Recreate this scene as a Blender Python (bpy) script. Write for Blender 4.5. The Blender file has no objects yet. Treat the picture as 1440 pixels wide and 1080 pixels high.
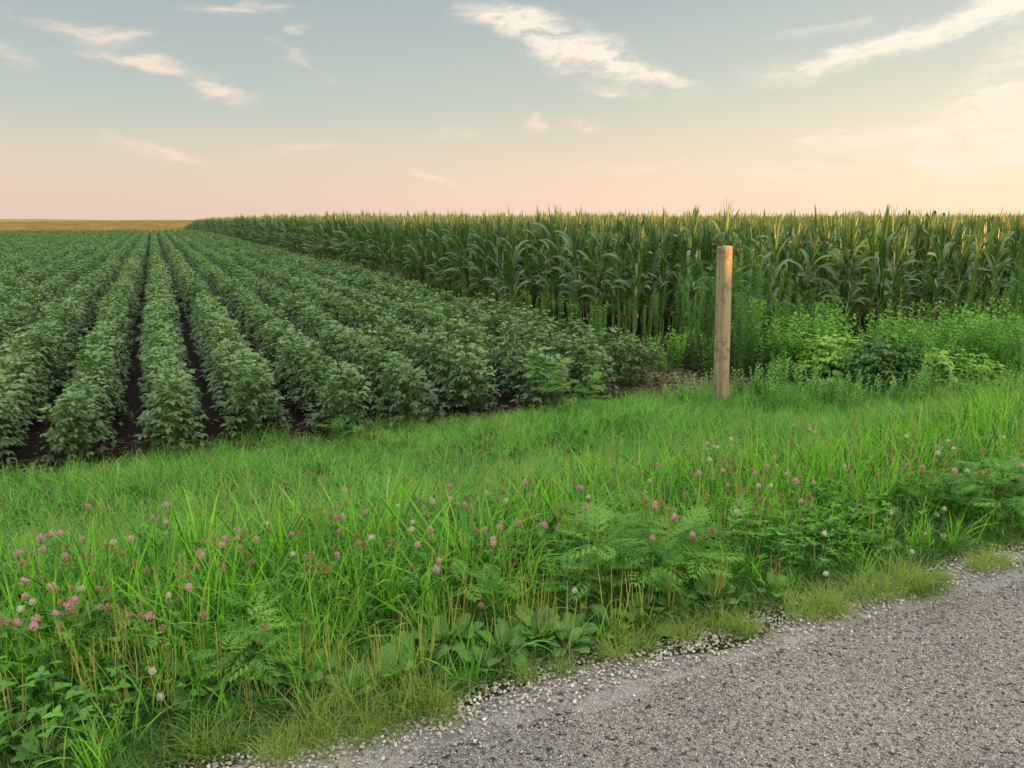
import bpy, math, random
import numpy as np
from mathutils import Vector, Matrix, Euler
random.seed(7); RNG = np.random.default_rng(7)
scene = bpy.context.scene
COL = scene.collection
D2R = math.pi/180

# ------------------------------------------------------------------ camera, world, sun, exposure
EYE = 2.10; PITCH = 12.12*D2R; FPX = 1080.0
cam = bpy.data.cameras.new('camera'); camo = bpy.data.objects.new('camera', cam); COL.objects.link(camo)
cam.sensor_width = 36; cam.lens = 27; cam.clip_start = .05; cam.clip_end = 9000
camo.location = (0, 0, EYE); camo.rotation_euler = (math.pi/2-PITCH, 0, 0)
scene.camera = camo
SUN_AZ = 115*D2R; SUN_EL = 1.5*D2R            # clockwise from +Y, and up
TOSUN = Vector((math.sin(SUN_AZ)*math.cos(SUN_EL), math.cos(SUN_AZ)*math.cos(SUN_EL), math.sin(SUN_EL)))
sl = bpy.data.lights.new('sun', 'SUN'); so = bpy.data.objects.new('sun', sl); COL.objects.link(so)
sl.energy = 5.0; sl.angle = .5*D2R; sl.color = (1.0, .47, .15)
so.rotation_euler = TOSUN.to_track_quat('Z', 'Y').to_euler()
scene.view_settings.view_transform = 'Standard'; scene.view_settings.look = 'None'
scene.view_settings.exposure = .9; scene.view_settings.gamma = 1.0; scene.view_settings.use_curve_mapping = False
SKY_STRENGTH = .15; SKY_GAIN = 1.0

class NT:
    """small helper round a node tree"""
    def __init__(s, nt): s.nt = nt; s.n = nt.nodes; s.l = nt.links
    def new(s, t, **kw):
        n = s.n.new(t)
        for k, v in kw.items(): setattr(n, k, v)
        return n
    def link(s, a, b): s.l.new(a, b)
    def put(s, sock, v):
        if isinstance(v, bpy.types.NodeSocket): s.l.new(v, sock)
        elif v is not None:
            if sock.type == 'RGBA' and len(v) == 3: v = (*v, 1)
            sock.default_value = v
    def math(s, op, a, b=None, c=None, clamp=False):
        n = s.new('ShaderNodeMath', operation=op, use_clamp=clamp)
        for i, v in enumerate((a, b, c)):
            if v is not None: s.put(n.inputs[i], v)
        return n.outputs[0]
    def mix(s, f, a, b, blend='MIX'):
        n = s.new('ShaderNodeMix', data_type='RGBA', blend_type=blend)
        s.put(n.inputs[0], f); s.put(n.inputs[6], a); s.put(n.inputs[7], b)
        return n.outputs[2]
    def ramp(s, f, stops, interp='LINEAR'):
        n = s.new('ShaderNodeValToRGB'); cr = n.color_ramp; cr.interpolation = interp
        while len(cr.elements) < len(stops): cr.elements.new(.5)
        for e, (p, c) in zip(cr.elements, stops):
            e.position = p; e.color = (*c, 1) if not isinstance(c, (int, float)) else (c, c, c, 1)
        s.put(n.inputs[0], f); return n.outputs[0]
    def smooth(s, v, a, b):
        n = s.new('ShaderNodeMapRange', interpolation_type='SMOOTHSTEP')
        s.put(n.inputs[0], v); n.inputs[1].default_value = a; n.inputs[2].default_value = b
        return n.outputs[0]
    def noise(s, vec, scale, detail=3, rough=.55, dist=0):
        n = s.new('ShaderNodeTexNoise'); s.put(n.inputs['Vector'], vec)
        n.inputs['Scale'].default_value = scale; n.inputs['Detail'].default_value = detail
        n.inputs['Roughness'].default_value = rough; n.inputs['Distortion'].default_value = dist
        return n.outputs[0]
    def xyz(s, x, y, z):
        n = s.new('ShaderNodeCombineXYZ')
        for i, v in enumerate((x, y, z)): s.put(n.inputs[i], v)
        return n.outputs[0]

def srgb(r, g, b):
    f = lambda c: c/12.92/255 if c <= 10 else ((c/255+.055)/1.055)**2.4
    return (f(r), f(g), f(b))

def build_world():
    w = bpy.data.worlds.new('World'); scene.world = w; w.use_nodes = True
    t = NT(w.node_tree); t.n.clear()
    out = t.new('ShaderNodeOutputWorld'); bg = t.new('ShaderNodeBackground'); t.link(bg.outputs[0], out.inputs[0])
    bg.inputs[1].default_value = SKY_STRENGTH
    sky = t.new('ShaderNodeTexSky', sky_type='NISHITA', sun_disc=False)
    sky.sun_elevation = SUN_EL; sky.sun_rotation = SUN_AZ; sky.air_density = 1.0; sky.dust_density = 1.5
    tc = t.new('ShaderNodeTexCoord'); sep = t.new('ShaderNodeSeparateXYZ'); t.link(tc.outputs['Generated'], sep.inputs[0])
    X, Y, Z = sep.outputs
    El = t.math('MULTIPLY', t.math('ARCSINE', Z), 180/math.pi)
    Az = t.math('MULTIPLY', t.math('ARCTAN2', X, Y), 180/math.pi)
    # evening colours by height (degrees / 90), away from the sun and towards it
    e = t.math('DIVIDE', El, 90.0, clamp=True)
    cold = t.ramp(e, [(0, srgb(228,200,184)), (.018, srgb(228,203,184)), (.045, srgb(218,206,188)), (.085, srgb(186,196,190)),
                      (.165, srgb(163,177,181)), (.32, srgb(206,216,224)), (1, srgb(222,230,240))])
    mid = t.ramp(e, [(0, srgb(252,215,192)), (.02, srgb(249,216,190)), (.05, srgb(232,215,190)), (.09, srgb(202,206,192)),
                     (.165, srgb(170,183,186)), (.32, srgb(210,219,224)), (1, srgb(222,230,240))])
    warm = t.ramp(e, [(0, srgb(255,232,190)), (.03, srgb(255,238,200)), (.07, srgb(246,234,206)), (.12, srgb(214,216,204)),
                      (.18, srgb(188,198,196)), (.32, srgb(218,224,224)), (1, srgb(222,230,240))])
    ca = t.math('MULTIPLY_ADD', t.math('COSINE', t.math('MULTIPLY', t.math('SUBTRACT', Az, SUN_AZ/D2R), math.pi/180)), .5, .5)
    f1 = t.smooth(ca, .08, .40); f2 = t.smooth(ca, .30, .66)
    grad = t.mix(f2, t.mix(f1, cold, mid), warm)
    # glow of the low sun, well outside the frame
    dn = t.new('ShaderNodeVectorMath', operation='DOT_PRODUCT'); t.link(tc.outputs['Generated'], dn.inputs[0]); dn.inputs[1].default_value = TOSUN
    glow = t.math('POWER', t.math('MAXIMUM', dn.outputs['Value'], 0.0), 8.0)
    grad = t.mix(t.math('MULTIPLY', glow, 7.0), grad, (1.0, .72, .40), 'ADD')
    # clouds: wisps at measured bearings
    def blob(px, py, hx, hy, ang, s):
        vy = 540-py; up = vy*math.cos(PITCH)-FPX*math.sin(PITCH); fw = FPX*math.cos(PITCH)+vy*math.sin(PITCH); xx = px-720
        a0 = math.degrees(math.atan2(xx, fw)); e0 = math.degrees(math.atan2(up, math.hypot(xx, fw)))
        c, sn = math.cos(ang*D2R), math.sin(ang*D2R); k = 1/19.3          # degrees per photo pixel near the horizon
        dx = t.math('SUBTRACT', AzD, a0); dy = t.math('SUBTRACT', ElD, e0)
        p = t.math('MULTIPLY_ADD', dx, c, t.math('MULTIPLY', dy, sn)); q = t.math('MULTIPLY_ADD', dx, -sn, t.math('MULTIPLY', dy, c))
        p = t.math('DIVIDE', p, hx*k); q = t.math('DIVIDE', q, hy*k)
        r = t.math('MULTIPLY_ADD', p, p, t.math('MULTIPLY', q, q))
        return t.math('MULTIPLY', t.math('EXPONENT', t.math('MULTIPLY', r, -1.0)), s)
    vec = t.xyz(t.math('MULTIPLY', Az, .20), t.math('MULTIPLY', El, .55), 0.0)
    wn = t.noise(vec, .55, 4, .55); wn2 = t.noise(t.xyz(t.math('MULTIPLY', Az, .20), t.math('MULTIPLY', El, .55), 7.3), .55, 4, .55)
    AzD = t.math('MULTIPLY_ADD', t.math('SUBTRACT', wn, .5), 7.0, Az); ElD = t.math('MULTIPLY_ADD', t.math('SUBTRACT', wn2, .5), 3.2, El)
    specs = [(700,18,60,16,-12,.9),(765,55,75,24,-28,1.0),(870,92,80,22,-22,1.25),(950,115,40,7,-8,.9),(850,132,36,9,0,.7),
             (1180,78,100,13,10,.9),(1310,40,120,15,15,1.0),(1420,12,90,16,12,1.0),(1150,34,60,9,8,.55),
             (1410,120,100,34,42,1.1),(1450,190,110,34,20,1.1),(1180,198,55,14,-8,1.1),(1270,190,34,10,0,.9),
             (890,236,70,9,3,.8),(1080,245,130,14,4,.8),(300,130,40,13,-30,.75),(240,103,100,10,-14,.6),(180,88,60,8,-5,.45),(155,40,40,10,0,.9),(90,34,90,9,-12,.5),
             (345,12,60,8,3,.9),(435,45,22,8,0,.8),(430,85,65,8,-26,.5),(10,78,34,11,-20,.8),(215,212,60,11,-12,.7),(420,207,60,7,4,.7),
             (595,235,45,8,-22,.9),(630,184,45,7,0,.8),(750,170,16,8,-30,.9),(815,176,30,7,-10,.8),(150,85,80,7,-6,.4),(1000,200,300,40,5,.12)]
    tot = None
    for sp in specs:
        b = blob(*sp); tot = b if tot is None else t.math('ADD', tot, b)
    # the sky goes on: thin cirrus elsewhere
    zz = t.math('MAXIMUM', Z, .12); pl = t.xyz(t.math('DIVIDE', X, zz), t.math('DIVIDE', Y, zz), 0.0)
    gen = t.smooth(t.noise(pl, .55, 5, .6, .4), .40, .65)
    gen = t.math('MULTIPLY', gen, t.smooth(El, 16.5, 30))
    tot = t.math('ADD', tot, t.math('MULTIPLY', gen, 1.3))
    rag = t.noise(t.xyz(t.math('MULTIPLY', AzD, .35), t.math('MULTIPLY', ElD, 1.0), t.math('MULTIPLY', Az, .05)), 1.0, 7, .62)
    dens = t.math('MULTIPLY', tot, t.math('MULTIPLY_ADD', t.smooth(rag, .28, .70), 1.1, .22))
    dens = t.smooth(dens, .04, 1.25)
    cc = t.mix(f2, srgb(250,222,200), srgb(255,243,222))
    cc = t.mix(t.smooth(El, 4, 13), cc, t.mix(f1, srgb(240,222,206), srgb(255,245,226)))
    grad = t.mix(t.math('MULTIPLY', dens, .95, clamp=True), grad, cc)
    grad = t.mix(1.0, grad, t.mix(t.smooth(El, 14, 34), (.585,.585,.585), (1.25,1.25,1.25)), 'MULTIPLY')  # sky above the view brightened to throw more light on the ground
    low = t.smooth(El, -3.0, -.3)                                   # below the horizon: dull ground light
    grad = t.mix(low, (.12,.12,.07), grad)
    sc = t.mix(1.0, grad, (1/SKY_STRENGTH*SKY_GAIN,)*3, 'MULTIPLY')
    fin = t.mix(.95, sky.outputs[0], sc)
    t.link(fin, bg.inputs[0])
build_world()

# ------------------------------------------------------------------ frames of reference
UX, UY = math.cos(24.6*D2R), math.sin(24.6*D2R)      # u runs along the road, v away from it (along the crop rows)
def W(u, v): return (u*UX - v*UY, u*UY + v*UX)
def UV(x, y): return (x*UX + y*UY, -x*UY + y*UX)
ROADZ = .5
def sstep(a, b, x): t = np.clip((x-a)/(b-a), 0, 1); return t*t*(3-2*t)
def gz(u, v):
    """height of the land"""
    u = np.asarray(u, float); v = np.asarray(v, float)
    z = .5 - .04*sstep(2.0, 2.5, v) - .06*sstep(2.6, 3.5, v) - .31*sstep(3.4, 5.9, v) - .09*sstep(5.8, 7.4, v)
    z = np.where(v < 2.0, .5 - .012*np.abs(v+.9)**1.3*0.3, z)
    z = z - .5*sstep(-3.9, -6.0, v)*1.0
    z = np.where(v < -3.9, np.maximum(z, 0), z)
    z = z + .02*np.sin(u*1.7+v*2.3)*sstep(2.5, 3.2, v)*(1-sstep(7, 8, v)) + .025*np.sin(u*.9-v*1.1)*sstep(2.6, 3.4, v)*(1-sstep(7, 8, v))
    far = -6.0*sstep(118, 330, v) + 7.8*sstep(470, 1150, v)*(1-.62*sstep(-560, -150, u)) - .0*u
    z = z + far + .9*np.sin(u*.008+1)*sstep(500, 1000, v)
    return z
def G(u, v): return float(gz(u, v))
CP, SP = math.cos(PITCH), math.sin(PITCH)
def ray(px, py, hh):
    """the place on the land, hh metres above it, that the photograph shows at px, py -> u, v"""
    vy = 540-py; up = vy*CP-FPX*SP; fw = FPX*CP+vy*SP; xx = px-720
    z = hh
    for _ in range(12):
        k = (z-EYE)/up; x, y = xx*k, fw*k; u, v = UV(x, y); z = .5*z+.5*(G(u, v)+hh)
    return u, v

# ------------------------------------------------------------------ object helpers
def tag(o, label=None, cat=None, group=None, kind=None):
    if label: o['label'] = label
    if cat: o['category'] = cat
    if group: o['group'] = group
    if kind: o['kind'] = kind
    return o
def link(name, data, parent=None):
    o = bpy.data.objects.new(name, data); COL.objects.link(o)
    if parent is not None: o.parent = parent
    return o
def empty(name, loc=(0,0,0), rz=0, sc=1.0):
    o = link(name, None); o.empty_display_size = .1; o.location = loc; o.rotation_euler = (0,0,rz); o.scale = (sc,)*3
    return o
def copy_tree(o, parent=None):
    c = o.copy(); COL.objects.link(c)
    if parent is not None: c.parent = parent
    for ch in o.children: copy_tree(ch, c)
    return c

class MB:
    """mesh builder with a per-vertex tint and rib attribute"""
    def __init__(s): s.v = []; s.f = []; s.t = []; s.r = []; s.m = []
    def add(s, V, F, tint, rib=None, mi=0):
        b = len(s.v); s.v.extend(V)
        s.f.extend(tuple(b+i for i in f) for f in F); s.m.extend([mi]*len(F))
        s.t.extend([tint]*len(V)); s.r.extend(rib if rib is not None else [0.0]*len(V))
    def join(s, o, M=None):
        b = len(s.v)
        s.v.extend([tuple(M @ Vector(p)) for p in o.v] if M is not None else o.v)
        s.f.extend(tuple(b+i for i in f) for f in o.f); s.m.extend(o.m); s.t.extend(o.t); s.r.extend(o.r)
    def mesh(s, name, mats, smooth=True):
        me = bpy.data.meshes.new(name); me.from_pydata([tuple(map(float, p)) for p in s.v], [], s.f)
        for m in (mats if isinstance(mats, (list, tuple)) else [mats]): me.materials.append(m)
        a = me.attributes.new('tint', 'FLOAT', 'POINT'); a.data.foreach_set('value', np.array(s.t, dtype=np.float32))
        a = me.attributes.new('rib', 'FLOAT', 'POINT'); a.data.foreach_set('value', np.array(s.r, dtype=np.float32))
        me.polygons.foreach_set('material_index', np.array(s.m, dtype=np.int32))
        me.polygons.foreach_set('use_smooth', np.full(len(s.f), smooth))
        me.update(); return me

def lance(t): return math.sin(math.pi*min(1, max(0, t))**.8)**.8
def ovate(t): return math.sin(math.pi*min(1, t*.97+.03)**.62)**.9
def spoon(t): return math.sin(math.pi*min(.93, t*.93+.04))**.55 if t < 1 else 0
def grassw(t): return min(1, .55+1.5*t)*(1-t**2.2)
def corn_w(t): return min(1, .45+2.4*t)*(1-t**3)**.9
def blade(mb, base, az, e0, e1, L, w, n=4, fold=.0, tint=.5, mi=0, prof=grassw, tw=0, tw1=None, az1=0, wav=0, pw=1.0):
    """a leaf: curve from elevation e0 to e1, ribbon two or (folded) three vertices across"""
    V = []; F = []; R = []; p = np.array(base, float); k = 3 if fold else 2
    if tw1 is None: tw1 = tw
    for i in range(n+1):
        t = i/n; e = e0+(e1-e0)*t**pw; a = az+az1*t
        ce, se, ca, sa = math.cos(e), math.sin(e), math.cos(a), math.sin(a)
        T = np.array((ce*ca, ce*sa, se)); N = np.array((-se*ca, -se*sa, ce)); S = np.array((-sa, ca, 0.))
        x = tw+(tw1-tw)*t; S2 = S*math.cos(x)+N*math.sin(x); N2 = N*math.cos(x)-S*math.sin(x)
        hw = w*.5*prof(t)
        if i == n: V.append(tuple(p)); R.append(1.0)
        elif fold:
            wv = wav*hw*math.sin(t*19+tint*40)
            V += [tuple(p-S2*hw+N2*(fold*hw+wv)), tuple(p), tuple(p+S2*hw+N2*(fold*hw-wv))]; R += [0., 1., 0.]
        else:
            V += [tuple(p-S2*hw), tuple(p+S2*hw)]; R += [0., 0.]
        p = p+T*L/n
    for i in range(n-1):
        for j in range(k-1):
            a = i*k+j; F.append((a, a+1, a+k+1, a+k))
    for j in range(k-1): F.append(((n-1)*k+j, (n-1)*k+j+1, n*k))
    mb.add(V, F, tint, R, mi); return p
def tube(mb, pts, rads, seg=5, tint=.5, mi=0, cap=True):
    V = []; F = []
    for i, p in enumerate(pts):
        p = Vector(p); d = (Vector(pts[min(i+1, len(pts)-1)])-Vector(pts[max(i-1, 0)])).normalized()
        a = d.orthogonal().normalized() if abs(d.z) < .9 else (Vector((1,0,0))-d*d.x).normalized(); b = d.cross(a)
        for s in range(seg):
            an = 2*math.pi*s/seg; V.append(tuple(p+(a*math.cos(an)+b*math.sin(an))*rads[i]))
    for i in range(len(pts)-1):
        for s in range(seg): F.append((i*seg+s, i*seg+(s+1) % seg, (i+1)*seg+(s+1) % seg, (i+1)*seg+s))
    if cap: F.append(tuple((len(pts)-1)*seg+s for s in range(seg)))
    mb.add(V, F, tint, None, mi)

# ------------------------------------------------------------------ materials
def leaf_mat(name, stops, rough=.5, spec=.35, trans=.28, rib=None, patch=.35, pscale=1.1, tcol=(1.15,1.25,.55), objr=.3):
    m = bpy.data.materials.new(name); m.use_nodes = True; t = NT(m.node_tree); t.n.clear()
    out = t.new('ShaderNodeOutputMaterial')
    at = t.new('ShaderNodeAttribute', attribute_name='tint'); oi = t.new('ShaderNodeObjectInfo'); geo = t.new('ShaderNodeNewGeometry')
    nz = t.noise(geo.outputs['Position'], pscale, 3, .6)
    f = t.math('MULTIPLY_ADD', t.math('SUBTRACT', oi.outputs['Random'], .5), objr, at.outputs['Fac'])
    f = t.math('MULTIPLY_ADD', t.math('SUBTRACT', nz, .5), patch*2, f, clamp=True)
    f = t.math('MINIMUM', f, t.math('MAXIMUM', .93, at.outputs['Fac']))   # only leaves born dead are dead
    c = t.ramp(f, stops)
    fine = t.noise(geo.outputs['Position'], 60, 2, .6)
    c = t.mix(t.math('MULTIPLY', t.smooth(fine, .35, .7), .35), c, t.mix(1.0, c, (.6,.62,.55), 'MULTIPLY'))
    if rib:
        ra = t.new('ShaderNodeAttribute', attribute_name='rib')
        c = t.mix(t.math('MULTIPLY', t.smooth(ra.outputs['Fac'], .70, .95), .7), c, rib)
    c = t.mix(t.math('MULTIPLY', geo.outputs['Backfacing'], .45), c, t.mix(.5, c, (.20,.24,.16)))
    p = t.new('ShaderNodeBsdfPrincipled'); t.put(p.inputs['Base Color'], c); p.inputs['Roughness'].default_value = rough
    p.inputs['Specular IOR Level'].default_value = spec
    bn = t.new('ShaderNodeBump'); bn.inputs['Strength'].default_value = .25; bn.inputs['Distance'].default_value = .01; t.put(bn.inputs['Height'], fine); t.link(bn.outputs[0], p.inputs['Normal'])
    tr = t.new('ShaderNodeBsdfTranslucent'); t.put(tr.inputs['Color'], t.mix(1.0, c, tcol, 'MULTIPLY'))
    mx = t.new('ShaderNodeMixShader'); mx.inputs[0].default_value = trans
    t.link(p.outputs[0], mx.inputs[1]); t.link(tr.outputs[0], mx.inputs[2]); t.link(mx.outputs[0], out.inputs[0])
    return m
STRAW = (.36,.27,.12)
M_GRASS = leaf_mat('grass_blades', [(0,(.025,.115,.008)), (.35,(.10,.36,.015)), (.7,(.23,.60,.03)), (.92,(.40,.72,.06)), (.955,STRAW), (1,(.30,.22,.10))], .5, .22, .42, patch=.5, pscale=2.2)
M_LOW = leaf_mat('short_grass_blades', [(0,(.018,.075,.008)), (.4,(.06,.20,.014)), (.8,(.15,.37,.025)), (.93,(.26,.46,.05)), (.96,STRAW), (1,STRAW)], .6, .15, .3, patch=.6, pscale=3)
M_DITCH = leaf_mat('ditch_grass_blades', [(0,(.045,.17,.022)), (.4,(.13,.41,.048)), (.8,(.27,.62,.085)), (.93,(.40,.70,.13)), (.96,STRAW), (1,STRAW)], .5, .25, .44, pscale=1.4, patch=.5)
M_TUFT = leaf_mat('fine_grass_blades', [(0,(.13,.24,.02)), (.5,(.27,.43,.04)), (.9,(.44,.54,.09)), (1,STRAW)], .5, .3, .4)
M_CLOVER = leaf_mat('clover_leaves', [(0,(.025,.11,.009)), (.5,(.07,.26,.016)), (1,(.16,.44,.03))], .65, .1, .3)
M_PLANT = leaf_mat('plantain_leaves', [(0,(.04,.13,.012)), (.5,(.09,.26,.02)), (1,(.18,.40,.03))], .55, .15, .3, rib=(.16,.32,.09))
M_SPIKE = leaf_mat('plantain_spikes', [(0,(.20,.28,.05)), (.6,(.36,.42,.09)), (.93,(.45,.44,.13)), (1,(.34,.22,.09))], .7, .2, .1)
M_RAG = leaf_mat('ragweed_leaves', [(0,(.045,.16,.018)), (.5,(.11,.32,.03)), (1,(.24,.50,.05))], .65, .1, .35)
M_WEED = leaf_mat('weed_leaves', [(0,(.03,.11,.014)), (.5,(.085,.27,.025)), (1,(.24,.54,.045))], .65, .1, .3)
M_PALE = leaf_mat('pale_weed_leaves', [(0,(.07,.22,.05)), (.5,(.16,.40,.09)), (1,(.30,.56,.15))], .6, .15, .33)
M_VINE = leaf_mat('vine_leaves', [(0,(.022,.085,.014)), (.5,(.085,.25,.025)), (1,(.32,.56,.06))], .55, .25, .3)
M_FINE = leaf_mat('horseweed_leaves', [(0,(.035,.11,.016)), (.5,(.075,.20,.026)), (1,(.15,.34,.045))], .65, .1, .3)
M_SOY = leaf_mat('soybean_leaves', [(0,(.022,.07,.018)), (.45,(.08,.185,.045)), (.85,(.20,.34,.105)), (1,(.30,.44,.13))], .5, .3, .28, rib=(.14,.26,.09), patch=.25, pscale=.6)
M_CORN = leaf_mat('corn_leaves', [(0,(.028,.085,.024)), (.5,(.07,.17,.045)), (.88,(.14,.26,.07)), (.94,(.20,.30,.09)), (.97,(.38,.30,.15)), (1,(.38,.30,.15))], .34, .6, .30, rib=(.20,.32,.14), patch=.15)
M_STALK = leaf_mat('corn_stalks', [(0,(.18,.29,.08)), (.6,(.30,.42,.12)), (1,(.38,.42,.16))], .5, .4, .05)
M_STEM = leaf_mat('plant_stems', [(0,(.08,.17,.035)), (.6,(.14,.24,.05)), (1,(.22,.20,.08))], .6, .3, .1)
M_PINK = leaf_mat('pink_clover_florets', [(0,(.50,.20,.24)), (.5,(.66,.38,.38)), (1,(.82,.64,.58))], .6, .2, .25, patch=.1, tcol=(1.1,.9,.9))
M_BROWN = leaf_mat('withered_clover_florets', [(0,(.20,.09,.045)), (.5,(.36,.19,.10)), (1,(.52,.36,.22))], .7, .2, .1, patch=.1, tcol=(1,1,1))
M_WHITE = leaf_mat('white_clover_florets', [(0,(.55,.42,.30)), (.5,(.75,.68,.55)), (1,(.85,.82,.72))], .6, .2, .25, patch=.1, tcol=(1,1,1))
M_LITTER = leaf_mat('crop_residue_bits', [(0,(.10,.065,.04)), (.5,(.22,.15,.09)), (1,(.38,.29,.19))], .8, .1, .05, tcol=(1,1,1))
M_FAR = leaf_mat('far_corn_foliage', [(0,(.075,.085,.045)), (.5,(.12,.13,.075)), (1,(.17,.175,.11))], .7, .1, .2, pscale=.02, patch=.4)
M_TASSEL = leaf_mat('corn_tassels', [(0,(.30,.21,.08)), (1,(.50,.34,.14))], .6, .2, .2)
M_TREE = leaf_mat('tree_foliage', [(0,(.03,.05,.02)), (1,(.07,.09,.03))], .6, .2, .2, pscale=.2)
M_SILK = leaf_mat('corn_silk', [(0,(.30,.08,.05)), (1,(.45,.16,.09))], .6, .2, .1)

def ground_mat():
    m = bpy.data.materials.new('soil_and_duff'); m.use_nodes = True; t = NT(m.node_tree); b = t.n['Principled BSDF']
    geo = t.new('ShaderNodeNewGeometry'); P = geo.outputs['Position']
    at = t.new('ShaderNodeAttribute', attribute_name='zone')
    n1 = t.noise(P, 3, 6, .65); n2 = t.noise(P, 45, 5, .7)
    soil = t.ramp(n2, [(.25,(.007,.005,.004)), (.5,(.018,.013,.009)), (.75,(.042,.030,.021))])
    turf = t.ramp(n2, [(.25,(.018,.022,.009)), (.5,(.045,.052,.018)), (.8,(.12,.10,.045))])
    n3 = t.noise(P, .012, 4, .6); farc = t.ramp(n3, [(.3,(.20,.15,.04)), (.6,(.30,.21,.06)), (.8,(.34,.26,.09))])
    c = t.mix(t.smooth(at.outputs['Fac'], .3, .7), soil, turf)
    c = t.mix(t.smooth(at.outputs['Fac'], 1.4, 1.7), c, farc)
    t.put(b.inputs['Base Color'], c); b.inputs['Roughness'].default_value = .95; b.inputs['Specular IOR Level'].default_value = .1
    bp = t.new('ShaderNodeBump'); bp.inputs['Strength'].default_value = .9; bp.inputs['Distance'].default_value = .03
    t.put(bp.inputs['Height'], t.math('ADD', n2, n1)); t.link(bp.outputs[0], b.inputs['Normal'])
    return m
def road_mat(shoulder=False):
    m = bpy.data.materials.new('shoulder_gravel' if shoulder else 'chip_seal_road'); m.use_nodes = True; t = NT(m.node_tree); b = t.n['Principled BSDF']
    geo = t.new('ShaderNodeNewGeometry'); P = geo.outputs['Position']
    wob = t.new('ShaderNodeTexNoise'); wob.inputs['Scale'].default_value = 90; wob.inputs['Detail'].default_value = 2; t.link(P, wob.inputs['Vector'])
    va = t.new('ShaderNodeVectorMath', operation='MULTIPLY_ADD'); t.link(wob.outputs['Color'], va.inputs[0]); va.inputs[1].default_value = (.006,.006,.006); t.link(P, va.inputs[2])
    v = t.new('ShaderNodeTexVoronoi', feature='F1'); v.inputs['Scale'].default_value = 160; t.link(va.outputs[0], v.inputs['Vector'])
    ve = t.new('ShaderNodeTexVoronoi', feature='DISTANCE_TO_EDGE'); ve.inputs['Scale'].default_value = 160; t.link(va.outputs[0], ve.inputs['Vector'])
    sc = t.new('ShaderNodeSeparateColor'); t.link(v.outputs['Color'], sc.inputs[0])
    stone = t.ramp(sc.outputs[0], [(0,(.12,.107,.088)), (.3,(.33,.30,.255)), (.75,(.47,.435,.37)), (.93,(.58,.545,.48)), (1,(.66,.63,.57))])
    if shoulder: stone = t.mix(.35, stone, (.66,.64,.61))
    gap = t.smooth(ve.outputs['Distance'], .0, .09)
    pit = t.smooth(t.noise(P, 42, 4, .6), .565, .635)                  # lost chips: dark pits
    wear = t.noise(P, 1.3, 5, .6)
    stain = t.smooth(t.noise(P, 5, 4, .6), .55, .75)
    c = t.mix(gap, (.10,.085,.072), stone)
    if not shoulder:
        c = t.mix(t.math('MULTIPLY', pit, .9), c, (.02,.018,.016))
        c = t.mix(t.math('MULTIPLY', stain, .3), c, (.11,.10,.09))
    c = t.mix(1.0, c, t.ramp(wear, [(.3,(.76,.78,.79)), (.7,(1.14,1.11,1.07))]), 'MULTIPLY')
    t.put(b.inputs['Base Color'], c); b.inputs['Roughness'].default_value = .8; b.inputs['Specular IOR Level'].default_value = .3
    h = t.math('SUBTRACT', t.math('MULTIPLY_ADD', sc.outputs[1], .5, t.smooth(ve.outputs['Distance'], 0, .35)), t.math('MULTIPLY', pit, .9))
    bp = t.new('ShaderNodeBump'); bp.inputs['Strength'].default_value = .9; bp.inputs['Distance'].default_value = .006
    t.put(bp.inputs['Height'], h); t.link(bp.outputs[0], b.inputs['Normal'])
    return m
def pebble_mat():
    m = bpy.data.materials.new('pebble_stone'); m.use_nodes = True; t = NT(m.node_tree); b = t.n['Principled BSDF']
    oi = t.new('ShaderNodeObjectInfo')
    c = t.ramp(oi.outputs['Random'], [(0,(.08,.07,.06)), (.3,(.28,.255,.215)), (.7,(.40,.365,.31)), (.92,(.50,.47,.41)), (1,(.68,.66,.62))])
    t.put(b.inputs['Base Color'], c); b.inputs['Roughness'].default_value = .75
    return m
def post_mat():
    m = bpy.data.materials.new('weathered_post_wood'); m.use_nodes = True; t = NT(m.node_tree); b = t.n['Principled BSDF']
    tc = t.new('ShaderNodeTexCoord'); mp = t.new('ShaderNodeMapping'); mp.inputs['Scale'].default_value = (1,1,.06); t.link(tc.outputs['Object'], mp.inputs[0])
    g = t.noise(mp.outputs[0], 60, 6, .7); s = t.noise(mp.outputs[0], 14, 4, .6); bl = t.noise(tc.outputs['Object'], 9, 5, .65)
    c = t.ramp(t.math('MULTIPLY_ADD', g, .55, t.math('MULTIPLY', s, .45)), [(.32,(.13,.10,.06)), (.44,(.28,.225,.14)), (.56,(.41,.34,.215)), (.75,(.52,.44,.30))])
    c = t.mix(t.math('MULTIPLY', t.smooth(bl, .48, .66), .7), c, (.16,.125,.08))
    crack = t.smooth(g, .62, .66)
    c = t.mix(t.math('MULTIPLY', crack, .7), c, (.05,.035,.02))
    t.put(b.inputs['Base Color'], c); b.inputs['Roughness'].default_value = .85; b.inputs['Specular IOR Level'].default_value = .15
    bp = t.new('ShaderNodeBump'); bp.inputs['Strength'].default_value = .6; bp.inputs['Distance'].default_value = .006
    t.put(bp.inputs['Height'], t.math('SUBTRACT', g, crack)); t.link(bp.outputs[0], b.inputs['Normal'])
    return m

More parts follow.
